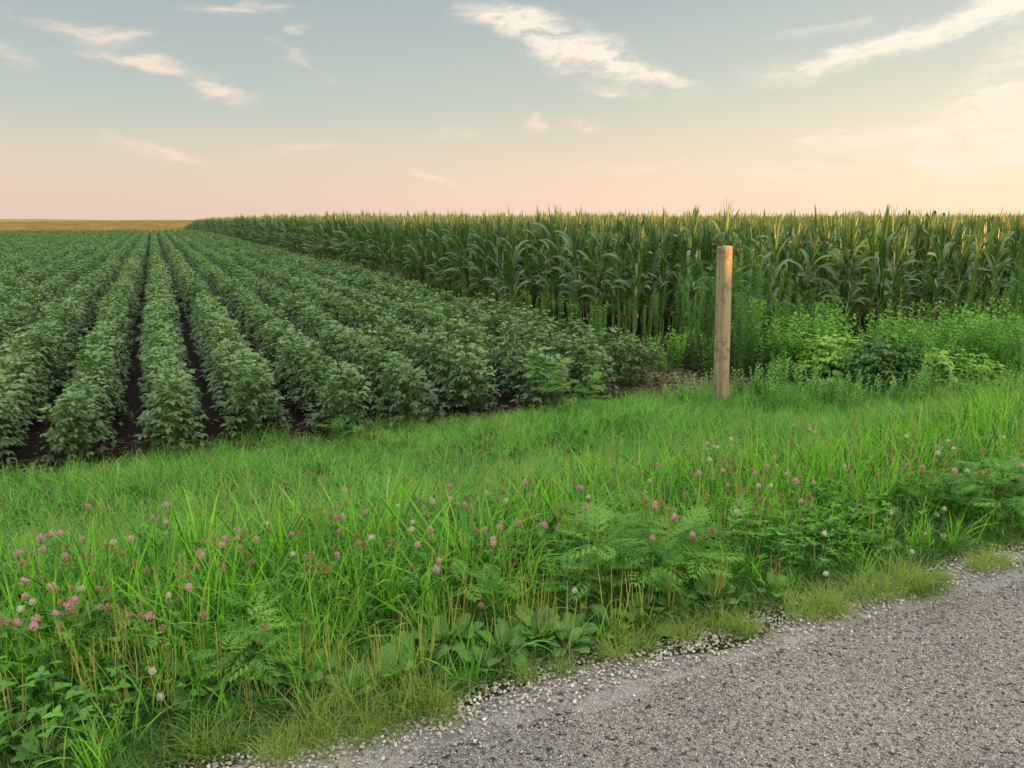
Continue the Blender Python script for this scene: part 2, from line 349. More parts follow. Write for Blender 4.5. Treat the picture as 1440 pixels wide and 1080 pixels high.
# ------------------------------------------------------------------ scatter (geometry nodes instancing, for uncountable stuff only)
def scatter_group(variants):
    ng = bpy.data.node_groups.new('scatter', 'GeometryNodeTree')
    ng.interface.new_socket('Geometry', in_out='INPUT', socket_type='NodeSocketGeometry')
    ng.interface.new_socket('Geometry', in_out='OUTPUT', socket_type='NodeSocketGeometry')
    n = ng.nodes; l = ng.links
    gi = n.new('NodeGroupInput'); go = n.new('NodeGroupOutput'); iop = n.new('GeometryNodeInstanceOnPoints'); j = n.new('GeometryNodeJoinGeometry')
    for ob in variants:
        oi = n.new('GeometryNodeObjectInfo'); oi.inputs['Object'].default_value = ob; g2i = n.new('GeometryNodeGeometryToInstance')
        l.new(oi.outputs['Geometry'], g2i.inputs[0]); l.new(g2i.outputs[0], j.inputs[0])
    def attr(nm, ty):
        a = n.new('GeometryNodeInputNamedAttribute'); a.data_type = ty; a.inputs['Name'].default_value = nm; return a.outputs['Attribute']
    l.new(gi.outputs[0], iop.inputs['Points']); l.new(j.outputs[0], iop.inputs['Instance'])
    iop.inputs['Pick Instance'].default_value = True
    l.new(attr('pick', 'INT'), iop.inputs['Instance Index'])
    e = n.new('FunctionNodeEulerToRotation'); l.new(attr('rot', 'FLOAT_VECTOR'), e.inputs[0]); l.new(e.outputs[0], iop.inputs['Rotation'])
    l.new(attr('scl', 'FLOAT_VECTOR'), iop.inputs['Scale'])
    l.new(iop.outputs[0], go.inputs[0])
    return ng
def hidden(name, mesh): return bpy.data.objects.new(name, mesh)       # source shapes for scatter, never linked
def scatter(name, group, nvar, P, rot, scl, parent=None, mat=None):
    n = len(P); me = bpy.data.meshes.new(name); me.vertices.add(n); me.vertices.foreach_set('co', np.asarray(P, np.float32).ravel())
    a = me.attributes.new('rot', 'FLOAT_VECTOR', 'POINT'); a.data.foreach_set('vector', np.asarray(rot, np.float32).ravel())
    scl = np.asarray(scl, np.float32)
    if scl.ndim == 1: scl = np.repeat(scl[:, None], 3, 1)
    a = me.attributes.new('scl', 'FLOAT_VECTOR', 'POINT'); a.data.foreach_set('vector', scl.ravel())
    a = me.attributes.new('pick', 'INT', 'POINT'); a.data.foreach_set('value', RNG.integers(0, nvar, n).astype(np.int32))
    o = link(name, me, parent); md = o.modifiers.new('scatter', 'NODES'); md.node_group = group
    return o
def rot_of(n, tilt=.12):
    r = RNG.normal(0, tilt, (n, 3)); r[:, 2] = RNG.uniform(0, 2*math.pi, n); return r
def world_pts(u, v, dz=0):
    x = u*UX - v*UY; y = u*UY + v*UX; return np.stack([x, y, gz(u, v)+dz], 1)
def noise2(u, v, s, seed=0):
    """cheap smooth 0..1 noise"""
    r = np.random.default_rng(seed); z = 0
    for k in range(7):
        a = r.uniform(0, 6.28); f = s*r.uniform(.6, 1.9); z = z+np.sin((u*math.cos(a)+v*math.sin(a))*f+r.uniform(0, 6.28))
    return .5+.5*np.clip(z/3.2, -1, 1)

# ------------------------------------------------------------------ ground sheet, road, shoulder
def sheet(name, us, vs, mat, dz=0.0, zone=None, extra=None):
    U, V = np.meshgrid(us, vs); Zz = gz(U, V)+dz
    if extra is not None: Zz = Zz+extra(U, V)
    X = U*UX-V*UY; Y = U*UY+V*UX; nu, nv = len(us), len(vs)
    idx = np.arange(nu*nv).reshape(nv, nu)
    F = np.stack([idx[:-1,:-1], idx[:-1,1:], idx[1:,1:], idx[1:,:-1]], -1).reshape(-1, 4)
    me = bpy.data.meshes.new(name); me.from_pydata(np.stack([X, Y, Zz], -1).reshape(-1, 3).tolist(), [], F.tolist())
    me.materials.append(mat); me.polygons.foreach_set('use_smooth', np.full(len(F), True))
    if zone is not None:
        a = me.attributes.new('zone', 'FLOAT', 'POINT'); a.data.foreach_set('value', zone(U, V).astype(np.float32).ravel())
    me.update(); return link(name, me)
us = np.concatenate([[-3500,-2000,-1200,-800,-550,-400,-300,-200,-120,-70,-40,-25], np.arange(-15, 30, .35), [32,36,42,50,65,90,130,200,300,450,700,1100,2000,3500]])
vs = np.concatenate([[-2500,-900,-300,-100,-40,-20,-12,-9,-7,-6,-5.4,-4.8,-4.2], np.arange(-3.9, 1.9, .6), np.arange(1.9, 12, .2), np.arange(12.5, 30, 1), np.arange(30, 140, 6), np.arange(140, 1300, 24), [1500,1900,2600,3600,5000]])
def zone(U, V):
    z = np.where((V > 2) & (V < 7.5), 1.0, 0.0)
    z = np.where(V < -3.5, 1.0, z); return np.where(V > 380, 2.0, z)
def gbump(U, V): return -.02*((V < 1.85) & (V > -3.8)) + .018*np.sin(U*5.1+V*3.3)*((V > 2.5) & (V < 11))
tag(sheet('ground', us, vs, ground_mat(), 0, zone, gbump), kind='structure')
# the road: chip seal with an irregular edge, lying 15 mm above the ground, loose pale gravel beside it
def strip(name, us, lo, hi, nv, mat, dz, thick):
    V = []; F = []; T = []
    for i, u in enumerate(us):
        a, b = lo(u), hi(u)
        for j in range(nv+1):
            v = a+(b-a)*j/nv; x, y = W(u, v); z = G(u, min(v, 1.99) if name == 'road' else v)+dz
            if j == nv: z -= thick
            V.append((x, y, z))
    for i in range(len(us)-1):
        for j in range(nv): a = i*(nv+1)+j; F.append((a, a+nv+1, a+nv+2, a+1)[::-1])
    me = bpy.data.meshes.new(name); me.from_pydata(V, [], F); me.materials.append(mat); me.polygons.foreach_set('use_smooth', np.full(len(F), True)); me.update()
    return tag(link(name, me), kind='structure')
def edge(u): return 2.09+.025*math.sin(u*3.1)+.03*math.sin(u*7.7+1)+.02*math.sin(u*17+2)+.012*math.sin(u*41)
rus = np.concatenate([[-400,-100,-30,-12,-6], np.arange(-3, 14, .05), [16,20,30,60,150,400,1500]])
strip('road', rus, lambda u: -3.8, edge, 24, road_mat(), .012, .010)
strip('gravel_shoulder', rus, lambda u: 1.90, lambda u: 2.16+.05*math.sin(u*2.3)+.05*math.sin(u*5.9), 6, road_mat(True), .005, .004)

# pebbles: relief of the chip seal and loose stones along its edge
def pebble(seed):
    import bmesh
    bm = bmesh.new(); bmesh.ops.create_icosphere(bm, subdivisions=1, radius=.5); r = random.Random(seed)
    for v in bm.verts: v.co = Vector((v.co.x*r.uniform(.8,1.25), v.co.y*r.uniform(.7,1.1), v.co.z*r.uniform(.5,.85)))
    me = bpy.data.meshes.new('pebble'); bm.to_mesh(me); bm.free(); me.materials.append(M_PEB); return hidden('pebble', me)
M_PEB = pebble_mat()
g_peb = scatter_group([pebble(i) for i in range(6)])
def pebbles(name, n, ulo, uhi, vf, s0, s1, lift, label):
    u = RNG.uniform(ulo, uhi, n); v = vf(u, n); P = world_pts(u, np.minimum(v, 1.99) if name == 'road_chippings' else v, lift); 
    if name == 'road_chippings': x = u*UX-v*UY; y = u*UY+v*UX; P = np.stack([x, y, gz(u, np.minimum(v, 1.99))+lift], 1)
    return tag(scatter(name, g_peb, 6, P, rot_of(n, .5), RNG.uniform(s0, s1, n)), label, 'gravel', kind='stuff')
pebbles('road_chippings', 62000, -1.6, 6.0, lambda u, n: RNG.uniform(.1, 2.05, n), .0035, .008, .013, 'fine tan stone chippings bedded in the road surface')
pebbles('loose_gravel', 15000, -1.6, 9.0, lambda u, n: 2.10+np.abs(RNG.normal(0, .12, n))*np.where(RNG.random(n) < .3, -.6, 1.0), .006, .016, .010, 'loose pale gravel along the edge of the road')

# ------------------------------------------------------------------ grass
def tuft(seed, n, L0, L1, w0, w1, spread, e_lo, droop, dead=.05, seg=5, upr=.0):
    r = random.Random(seed); mb = MB()
    for _ in range(n):
        a = r.uniform(0, 6.283); d = spread*math.sqrt(r.random()); an = r.uniform(0, 6.283)
        L = r.uniform(L0, L1); e0 = r.uniform(e_lo, 88)*D2R; e1 = e0-r.uniform(.15, droop)
        t = r.random()**1.3*.92 if r.random() > dead else .98
        blade(mb, (d*math.cos(an), d*math.sin(an), -.01), a, e0, e1, L, r.uniform(w0, w1), seg, 0, t, 0, grassw, r.uniform(-.5,.5), r.uniform(-1.3,1.3), r.uniform(-.5,.5), pw=1.4)
    return mb
NV = 7
v_long = [hidden('tuft', tuft(100+i, 19, .20, .50, .006, .0145, .07, 42, 1.9).mesh('long_grass_tuft', M_GRASS)) for i in range(NV)]
v_mid = [hidden('tuft', tuft(200+i, 24, .12, .28, .004, .0085, .08, 35, 1.7).mesh('ditch_grass_tuft', M_DITCH)) for i in range(NV)]
v_low = [hidden('tuft', tuft(300+i, 26, .04, .13, .002, .0045, .06, 25, 1.4).mesh('short_grass_tuft', M_LOW)) for i in range(NV)]
g_long = scatter_group(v_long); g_mid = scatter_group(v_mid); g_low = scatter_group(v_low)
def fld(n, u0, u1, v0, v1): return RNG.uniform(u0, u1, n), RNG.uniform(v0, v1, n)
def vis(u, v, m=.5):
    """roughly inside the view, with room for a step to the side"""
    x = u*UX-v*UY; y = u*UY+v*UX; return np.abs(x) < .70*y+1.6+m
def clampf(u, v, pexp): keep = vis(u, v); return u[keep], v[keep]
# long verge grass (v 2.55..4.3)
u, v = clampf(*fld(12000, -4.5, 22, 2.28, 4.4), 0)
pr = (.35*sstep(2.25, 2.4, v)+.65*sstep(2.45, 2.85, v))*(1-.88*sstep(3.5, 4.1, v))*(.35+.65*noise2(u, v, 2.2, 3)); k = RNG.random(len(u)) < pr*1.05; u, v = u[k], v[k]
s = (.50+.5*sstep(2.5, 3.2, v))*(1-.25*sstep(3.6, 4.4, v))*RNG.uniform(.7, 1.15, len(u))*(.8+.35*noise2(u, v, 1.3, 9))
tag(scatter('verge_grass', g_long, NV, world_pts(u, v), rot_of(len(u), .16), s), 'long green grass with arching blades along the crest of the verge', 'grass', kind='stuff')
# ditch grass (v 3.6..7.4)
u, v = clampf(*fld(23000, -7.5, 26, 3.3, 8.0), 0)
wig = .25*np.sin(u*1.3)+.15*np.sin(u*3.1+1)
right = sstep(7.5, 11, u)
k = RNG.random(len(u)) < sstep(3.2, 4.0, v)*(1-sstep(7.3+.6*wig+1.2*right, 7.6+.6*wig+1.2*right, v))*(.55+.5*noise2(u, v, 1.6, 5)); u, v = u[k], v[k]
s = RNG.uniform(.65, 1.1, len(u))*(.75+.5*noise2(u, v, 1.1, 6))*(1-.25*sstep(6.3, 7.2, v))
tag(scatter('ditch_grass', g_mid, NV, world_pts(u, v), rot_of(len(u), .2), s), 'bright green finer grass filling the shallow ditch before the crops', 'grass', kind='stuff')
# beyond, on the right, rough grass between verge and corn
u, v = clampf(*fld(9000, 7, 24, 6.9, 9.6), 0)
k = RNG.random(len(u)) < sstep(10.5, 13, u)*(.6+.4*noise2(u, v, 2, 8)); u, v = u[k], v[k]
tag(scatter('rough_grass', g_mid, NV, world_pts(u, v), rot_of(len(u), .2), RNG.uniform(.9, 1.6, len(u))), 'rough grass spreading towards the corn on the right', 'grass', kind='stuff')
# short grass and leaves by the road
u, v = clampf(*fld(21000, -2.2, 14, 2.04, 2.95), 0)
nn = noise2(u, v*1.6, 4.6, 12)
k = RNG.random(len(u)) < sstep(.50, .64, nn+.62*sstep(2.16, 2.42, v)-.12*(v < 2.14)); u, v = u[k], v[k]
tag(scatter('short_grass', g_low, NV, world_pts(u, v), rot_of(len(u), .2), RNG.uniform(.5, 1.1, len(u))), 'short patchy grass creeping over the gravel edge', 'grass', kind='stuff')

# clover and small broad leaves under the grass
def clover_patch(seed, n=22):
    r = random.Random(seed); mb = MB()
    for _ in range(n):
        x, y = r.gauss(0, .06), r.gauss(0, .06); h = r.uniform(.04, .17); t = r.random(); az = r.uniform(0, 6.28)
        tube(mb, [(x, y, 0), (x+.2*h*math.cos(az), y+.2*h*math.sin(az), h)], [.0012, .001], 3, t*.5, 0, False)
        b = (x+.2*h*math.cos(az), y+.2*h*math.sin(az), h)
        for q in range(3): blade(mb, b, az+q*2.094, r.uniform(-.1,.5), r.uniform(-.6, 0), r.uniform(.018,.032), r.uniform(.014,.02), 3, .18, t, 0, ovate)
    return mb
g_clo = scatter_group([hidden('patch', clover_patch(400+i).mesh('clover_patch', M_CLOVER)) for i in range(5)])
u, v = clampf(*fld(9000, -4, 18, 2.2, 4.6), 0)
k = RNG.random(len(u)) < sstep(2.25, 2.5, v)*(1-sstep(3.9, 4.6, v))*sstep(.4,.85,noise2(u, v, 2.0, 15))*.5; u, v = u[k], v[k]
tag(scatter('clover_leaves', g_clo, 5, world_pts(u, v), rot_of(len(u), .12), RNG.uniform(.6, 1.3, len(u))), 'dark green clover leaves growing thickly under the verge grass', 'clover', kind='stuff')

# seed stalks of grass among the verge
def seedstalk(seed):
    r = random.Random(seed); mb = MB()
    for _ in range(4):
        a = r.uniform(0, 6.28); L = r.uniform(.28, .46); x, y = r.gauss(0,.05), r.gauss(0,.05); dx, dy = r.gauss(0,.06), r.gauss(0,.06)
        tube(mb, [(x,y,0), (x+dx*.4,y+dy*.4,L*.6), (x+dx,y+dy,L)], [.0012,.001,.0008], 3, .7, 0, False)
        for i in range(26):
            tt = i/26; z = L-.07+tt*.075
            blade(mb, (x+dx, y+dy, z), a+i*2.4, 1.1, .9, .012, .004, 2, 0, .5+.4*r.random(), 0, lance)
    return mb
g_seed = scatter_group([hidden('stalk', seedstalk(430+i).mesh('seed_stalk', M_SPIKE)) for i in range(4)])
u, v = clampf(*fld(700, -3.5, 14, 2.6, 4.2), 0)
tag(scatter('seed_stalks', g_seed, 4, world_pts(u, v), rot_of(len(u), .12), RNG.uniform(.7, 1.1, len(u))), 'thin tan seed heads standing among the verge grass', 'grass', kind='stuff')

dead = [hidden('tuft', tuft(380+i, 5, .15, .42, .003, .006, .09, 10, 1.7, 1.0).mesh('dead_blades', M_GRASS)) for i in range(4)]
g_dead = scatter_group(dead)
u, v = clampf(*fld(1500, -4, 16, 2.3, 6.8), 0)
tag(scatter('dry_grass', g_dead, 4, world_pts(u, v, .02), rot_of(len(u), .3), RNG.uniform(.6, 1.1, len(u))), 'bent dry blades tangled through the green verge grass', 'grass', kind='stuff')

# ------------------------------------------------------------------ soybeans
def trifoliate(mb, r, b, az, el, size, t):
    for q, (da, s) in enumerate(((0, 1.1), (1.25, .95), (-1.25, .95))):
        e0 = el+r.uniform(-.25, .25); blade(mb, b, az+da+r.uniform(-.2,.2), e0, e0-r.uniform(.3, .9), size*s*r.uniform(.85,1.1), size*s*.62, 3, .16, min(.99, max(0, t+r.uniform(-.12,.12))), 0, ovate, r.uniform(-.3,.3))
def soy(seed, n=60, hgt=.69):
    r = random.Random(seed); mb = MB(); 
    for _ in range(2):
        x, y = r.uniform(-.05,.05), r.uniform(-.08,.08)
        tube(mb, [(x,y,-.02), (x*1.3,y*1.3,hgt*.5), (x*1.6,y*1.6,hgt*.85)], [.004,.003,.002], 3, .2, 1, False)
        for i in range(n//2):
            f = (i+.5)/(n/2); h = hgt*(.04+.78*f**.8); a = r.uniform(0, 6.283)
            pl = r.uniform(.12,.27)*(1.15-.45*f); pe = r.uniform(.35, 1.0)+.35*f
            lim = .245 if f < .65 else .15
            b = (max(-lim, min(lim, x+1.25*pl*math.cos(a)*math.cos(pe))), y+pl*math.sin(a)*math.cos(pe), h+pl*math.sin(pe))
            b = (b[0], b[1], b[2]*(1-.46*(b[0]/.245)**2))
            tube(mb, [(x, y, h), b], [.0016,.001], 3, .5, 1, False)
            el = r.uniform(-.7,.1) if f < .72 else r.uniform(-.1, 1.15)
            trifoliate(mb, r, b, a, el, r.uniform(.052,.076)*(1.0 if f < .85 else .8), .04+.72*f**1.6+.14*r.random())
    return mb
NS = 7
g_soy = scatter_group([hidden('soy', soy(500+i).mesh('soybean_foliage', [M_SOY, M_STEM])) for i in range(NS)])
SOY_END = 117
def ordinal(n):
    w = ['first','second','third','fourth','fifth','sixth','seventh','eighth','ninth','tenth','eleventh','twelfth']
    return w[n-1] if n <= 12 else '%d%s' % (n, 'th' if 10 <= n % 100 <= 20 else {1:'st',2:'nd',3:'rd'}.get(n % 10, 'th'))
rows = []
for k in range(7, -38, -1):
    u0 = .76*k+.0
    v_start = 7.42+.12*math.sin(k*2.1)+RNG.uniform(-.05,.05)
    if k == 7: v_start = 7.9
    vv = np.arange(v_start, SOY_END, .12)
    if u0 < -1: vv = vv[(vv > 4.3*(-u0)-10)]
    if len(vv) < 5: continue
    n = len(vv); uu = u0+RNG.normal(0, .03, n)+.03*np.sin(vv*.35+k); vv = vv+RNG.normal(0, .04, n)
    ends = sstep(v_start-.1, v_start+.5, vv)
    sc = RNG.uniform(.84, 1.12, n)*(.92+.14*noise2(uu, vv, .8, 60+k))*(1)
    s3 = np.stack([sc*1.06, sc*1.06, sc*RNG.uniform(.92,1.06,n)], 1)
    x0, y0 = W(u0, float(vv[0])); e = empty('soybean_row', (x0, y0, 0))
    P = world_pts(uu, vv); P[:,0] -= x0; P[:,1] -= y0
    ro = rot_of(n, .08); ro[:,2] = 24.6*D2R+math.pi*RNG.integers(0,2,n)+RNG.normal(0,.15,n)
    f = scatter('foliage', g_soy, NS, P, ro, s3, e); f['kind'] = 'stuff'
    idx = 8-k
    if idx == 1: lab = 'soybean row on the far right, closest to the corn and its weeds'
    elif idx <= 13: lab = 'bushy green soybean row, %s row counting left from the corn' % ordinal(idx)
    else: lab = 'soybean row in the left part of the field, %s counting left from the corn' % ordinal(idx)
    tag(e, lab, 'soybean row', 'soybean rows running away from the road'); rows.append(e)

# ------------------------------------------------------------------ corn
def corn_specs(seed):
    r = random.Random(seed); H = r.uniform(1.90, 2.10); base = r.uniform(0, 6.28); L = []
    n = 14
    for i in range(n):
        f = i/(n-1); h = .30+f*(H-.76); a = base+math.pi*(i % 2)+r.uniform(-.45,.45)
        if f < .55:
            e0 = r.uniform(55, 74)*D2R; e1 = r.uniform(-85, -30)*D2R; ln = r.uniform(.50,.78); w = r.uniform(.07,.10)
        elif f < .85:
            e0 = r.uniform(70, 84)*D2R; e1 = r.uniform(-50, 55)*D2R; ln = r.uniform(.55,.82); w = r.uniform(.07,.10)
        else:
            e0 = r.uniform(74, 87)*D2R; e1 = r.uniform(35, 80)*D2R; ln = r.uniform(.42,.66); w = r.uniform(.045,.075)
        t = r.uniform(.1,.85)
        if i < 2 and r.random() < .4: t = .99; ln *= .6
        L.append(((0,0,h), a, e0, e1, ln, w, t, r.uniform(-.5,.5), r.uniform(-1.6,1.6), r.uniform(-.35,.35)))
    for i in range(5):      # the upright whorl
        L.append(((0,0,H-.50+.03*i), base+i*2.2+r.uniform(-.4,.4), r.uniform(80,89)*D2R, r.uniform(70,88)*D2R, r.uniform(.40,.68), r.uniform(.03,.055), r.uniform(.4,.9), r.uniform(-.8,.8), r.uniform(-1.2,1.2), 0))
    return H, L, r
def tassel(mb, H, r, mi=0):
    for i in range(6):
        a = r.uniform(0, 6.28); blade(mb, (0,0,H-.22), a, r.uniform(1.05,1.5), r.uniform(.6,1.4), r.uniform(.20,.33), .009, 4, 0, r.random()*.9, mi, lance, r.uniform(-1,1))
def corn_leaf(mb, s, n=8, mi=0):
    (b, a, e0, e1, ln, w, t, tw, tw1, az1) = s
    blade(mb, b, a, e0, e1, ln, w, n, .32, t, mi, corn_w, tw*.4, tw1, az1, wav=.18, pw=1.7)
def stalk_mb(H, r, mi=0):
    mb = MB(); pts = []; rd = []
    for i in range(10):
        z = -.03+(H-.42)*i/9; pts.append((.012*math.sin(i*1.3), .012*math.cos(i*1.7), z)); rd.append(.0135-.008*i/9)
    tube(mb, pts, rd, 6, r.random(), mi)
    return mb
def ear_mb(seed, mi=(0, 1)):
    r = random.Random(seed); mb = MB(); a = r.uniform(0, 6.28); z = r.uniform(.75, .95)
    c, s = math.cos(a), math.sin(a)
    tube(mb, [(.01*c,.01*s,z), (.035*c,.035*s,z+.06), (.06*c,.06*s,z+.14), (.075*c,.075*s,z+.21)], [.008,.022,.021,.006], 6, .6, mi[0])
    for k in range(10): blade(mb, (.075*c,.075*s,z+.205), a+k*.7, r.uniform(.3,1.3), -1.2, .05, .004, 3, 0, r.random(), mi[1])
    return mb
def corn_proto(seed):
    H, L, r = corn_specs(seed); e = empty('corn_plant')
    link('stalk', stalk_mb(H, r).mesh('stalk', M_STALK), e)
    for s in L:
        mb = MB(); corn_leaf(mb, s); link('leaf', mb.mesh('leaf', M_CORN), e)
    mb = MB(); tassel(mb, H, r); link('tassel', mb.mesh('tassel', M_TASSEL), e)
    if seed % 2 == 0: link('ear', ear_mb(seed).mesh('ear', [M_STALK, M_SILK]), e)
    return e
def corn_merged(seed, n=7):
    H, L, r = corn_specs(seed); mb = MB(); mb.join(stalk_mb(H, r, 1))
    for s in L: corn_leaf(mb, s, n, 0)
    tassel(mb, H, r, 3)
    if seed % 2 == 0: mb.join(ear_mb(seed, (1, 2)))
    return mb
def corn_top(seed, n=4):
    H, L, r = corn_specs(seed); mb = MB()
    tube(mb, [(0,0,0), (0,0,H-.4)], [.012,.007], 3, .5, 1, False)
    for s in L[1::1]: corn_leaf(mb, s, n, 0)
    tassel(mb, H, r, 2)
    return mb
protos = [corn_proto(600+i) for i in range(6)]
merged = [corn_merged(610+i).mesh('corn_plant', [M_CORN, M_STALK, M_SILK, M_TASSEL]) for i in range(8)]
g_corn = scatter_group([hidden('corn', m) for m in merged])
def segment(seed, nplants, du, rowsn):
    r = random.Random(seed); mb = MB()
    for q in range(rowsn):
        for i in range(nplants):
            M = Matrix.Translation((.76*(q-(rowsn-1)/2)+r.gauss(0,.02), (i-(nplants-1)/2)*du+r.gauss(0,.02), 0)) @ Matrix.Rotation(r.uniform(0,6.28), 4, 'Z') @ Matrix.Scale(r.uniform(.93,1.06), 4)
            mb.join(corn_top(seed*7+q*31+i, 4 if rowsn == 1 else 3), M)
    return mb
g_seg = scatter_group([hidden('corn', segment(700+i, 4, .2, 1).mesh('corn_segment', [M_CORN, M_STALK, M_TASSEL])) for i in range(6)])
g_blk = scatter_group([hidden('corn', segment(720+i, 7, .43, 3).mesh('corn_block', [M_CORN, M_STALK, M_TASSEL])) for i in range(5)])
RUNS = 24.6*D2R                                    # heading of the rows
def row_start(i):                                   # corn row i (0 = beside the soybeans)
    return [14.6, 11.2, 9.9, 9.6][i] if i < 4 else 9.45+.25*math.sin(i*1.9)
U0 = 6.75
near = []; inst = []
for i in range(0, 120):
    u0 = U0+.76*i; vst = row_start(i); vmax = 34-.02*i if i < 45 else 20
    vv = vst
    k = 0
    while vv < vmax:
        if not (RNG.random() < (.2 if k < 3 and i else .05)):
            uu = u0+RNG.normal(0, .02); x = uu*UX-vv*UY; y = uu*UY+vv*UX
            if abs(x) < .72*y+3:
                # how large does it show: first plants of a row, and the first rows along the soybeans
                dist = math.hypot(x, y); pri = dist*(1+.22*min(k, i*1.0 if i < 3 else 99))
                near.append((pri, uu, vv, i, k))
        vv += RNG.uniform(.16,.24); k += 1
near.sort(); solo = near[:290]; rest = near[290:]
front = sorted([p for p in solo if p[4] == 0 and p[3] >= 1], key=lambda p: p[3])
POST_U = 5.82
n_parts = 0
for j, (pri, uu, vv, i, k) in enumerate(solo):
    x, y = W(uu, vv); rz = RNG.uniform(0, 6.28); sc = RNG.uniform(.92, 1.10)*(.97+.07*noise2(np.array(uu), np.array(vv), .5, 31))
    sc = float(sc); loc = (x, y, G(uu, vv)-.01)
    if j < 75:
        p = protos[j] if j < 6 else copy_tree(protos[j % 6])
    else:
        p = link('corn_plant', merged[j % 8])
    p.location = loc; p.rotation_euler = (RNG.normal(0,.03), RNG.normal(0,.03), rz); p.scale = (sc,)*3
    fr = 'beside the soybeans' if i == 0 else 'inside the front of the field'
    if i == 0: lab = 'corn plant on the left edge of the field, %s back from the near corner' % ordinal(k+1)
    elif k == 0: lab = 'corn plant at the near end of its row, %s row from the left' % ordinal(i+1)
    elif k < 12: lab = 'corn plant %s from the near end of the %s corn row from the left' % (ordinal(k+1), ordinal(i+1))
    else: lab = 'corn plant in the %s corn row from the left, %s from its near end' % (ordinal(i+1), ordinal(k+1))
    tag(p, lab, 'corn plant', 'corn plants at the edge of the cornfield')
P = np.array([(uu, vv) for (_, uu, vv, _, _) in rest]); n = len(P)
cs = tag(scatter('corn_stand', g_corn, 8, world_pts(P[:,0], P[:,1]), rot_of(n, .04), RNG.uniform(.88,1.08,n)), 'dense green corn standing behind the outermost plants of the field', 'corn', kind='stuff')
# further back: row segments, then blocks
pu = []; pv = []
for i in range(0, 175):
    u0 = U0+.76*i; a = 34 if i < 45 else 20; a = max(a, 0); vv = np.arange(a+.4 if i < 120 else 9.6, 74, .8); pu.append(np.full(len(vv), u0)); pv.append(vv)
pu = np.concatenate(pu); pv = np.concatenate(pv); k = vis(pu, pv, 4); pu, pv = pu[k], pv[k]; n = len(pu)
r = np.zeros((n,3)); r[:,2] = RUNS+math.pi*RNG.integers(0,2,n)
s = RNG.uniform(.90,1.06,n)*(.97+.07*noise2(pu, pv, .4, 33))
tag(scatter('corn_field_middle', g_seg, 6, world_pts(pu+RNG.normal(0,.03,n), pv), r, s), 'corn further back in the field, its upright tips catching the low sun', 'corn', kind='stuff')
uu = np.arange(U0+.76, 460, 2.28); vv = np.arange(75.5, 215, 3.0); A, B = np.meshgrid(uu, vv); A = A.ravel(); B = B.ravel(); k = vis(A, B, 10); A, B = A[k], B[k]; n = len(A)
r = np.zeros((n,3)); r[:,2] = RUNS+math.pi*RNG.integers(0,2,n)
tag(scatter('corn_field_back', g_blk, 5, world_pts(A, B), r, RNG.uniform(.95,1.06,n)), 'farthest sunlit tips of the corn field along the horizon', 'corn', kind='stuff')
# unseen corn added across the road to keep the low sun off the verge
uu = np.arange(-14, 130, .8); vv = np.array([-8.4,-9.16,-9.92,-10.68,-11.44]); A, B = np.meshgrid(uu, vv); A = A.ravel(); B = B.ravel(); n = len(A)
r = np.zeros((n,3)); r[:,2] = RUNS+math.pi/2+math.pi*RNG.integers(0,2,n)
tag(scatter('added_shade_corn', g_seg, 6, world_pts(A, B+RNG.normal(0,.05,n)), r, RNG.uniform(.92,1.0,n)), 'unseen corn strip added across the road to shade the verge', 'corn', kind='stuff')

# far field, lit gold: rows of far corn as jagged upright ribbons on the rising land
mb = MB(); r = random.Random(5)
V = []; F = []; T = []
for q in range(120):
    v0 = 372+q*6.5; ul = -v0*1.35-60; ur = v0*.10+40; n = 130; prev = None
    for i in range(n+1):
        uu_ = ul+(ur-ul)*i/n+r.uniform(-1,1); vv_ = v0+r.uniform(-1.2,1.2); x, y = W(uu_, vv_); z = G(uu_, vv_)
        b = len(V); V += [(x, y, z-.3), (x, y, z+2.1+r.uniform(-.25,.25))]; tt = r.random(); T += [tt, tt]
        if prev is not None: F.append((prev, b, b+1, prev+1))
        prev = b
mb.v = V; mb.f = F; mb.t = T; mb.r = [0.]*len(V); mb.m = [0]*len(F)
mg = MB()  # dark strip added in place of the shade along the far corn's foot
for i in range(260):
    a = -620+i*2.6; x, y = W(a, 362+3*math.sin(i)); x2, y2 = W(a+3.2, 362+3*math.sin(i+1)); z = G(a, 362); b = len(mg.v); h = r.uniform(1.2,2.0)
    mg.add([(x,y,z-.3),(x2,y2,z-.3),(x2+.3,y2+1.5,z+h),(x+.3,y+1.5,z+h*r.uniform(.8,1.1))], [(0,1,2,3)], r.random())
tag(link('far_field_shade_band', mg.mesh('far_field_shade_band', M_TREE)), 'dark painted band standing in for shade at the foot of the golden far field', 'painted shade', kind='stuff')
tag(link('far_corn_rows', mb.mesh('far_corn_rows', M_FAR)), 'golden sunlit corn field rising to the horizon on the left', 'corn', kind='stuff')

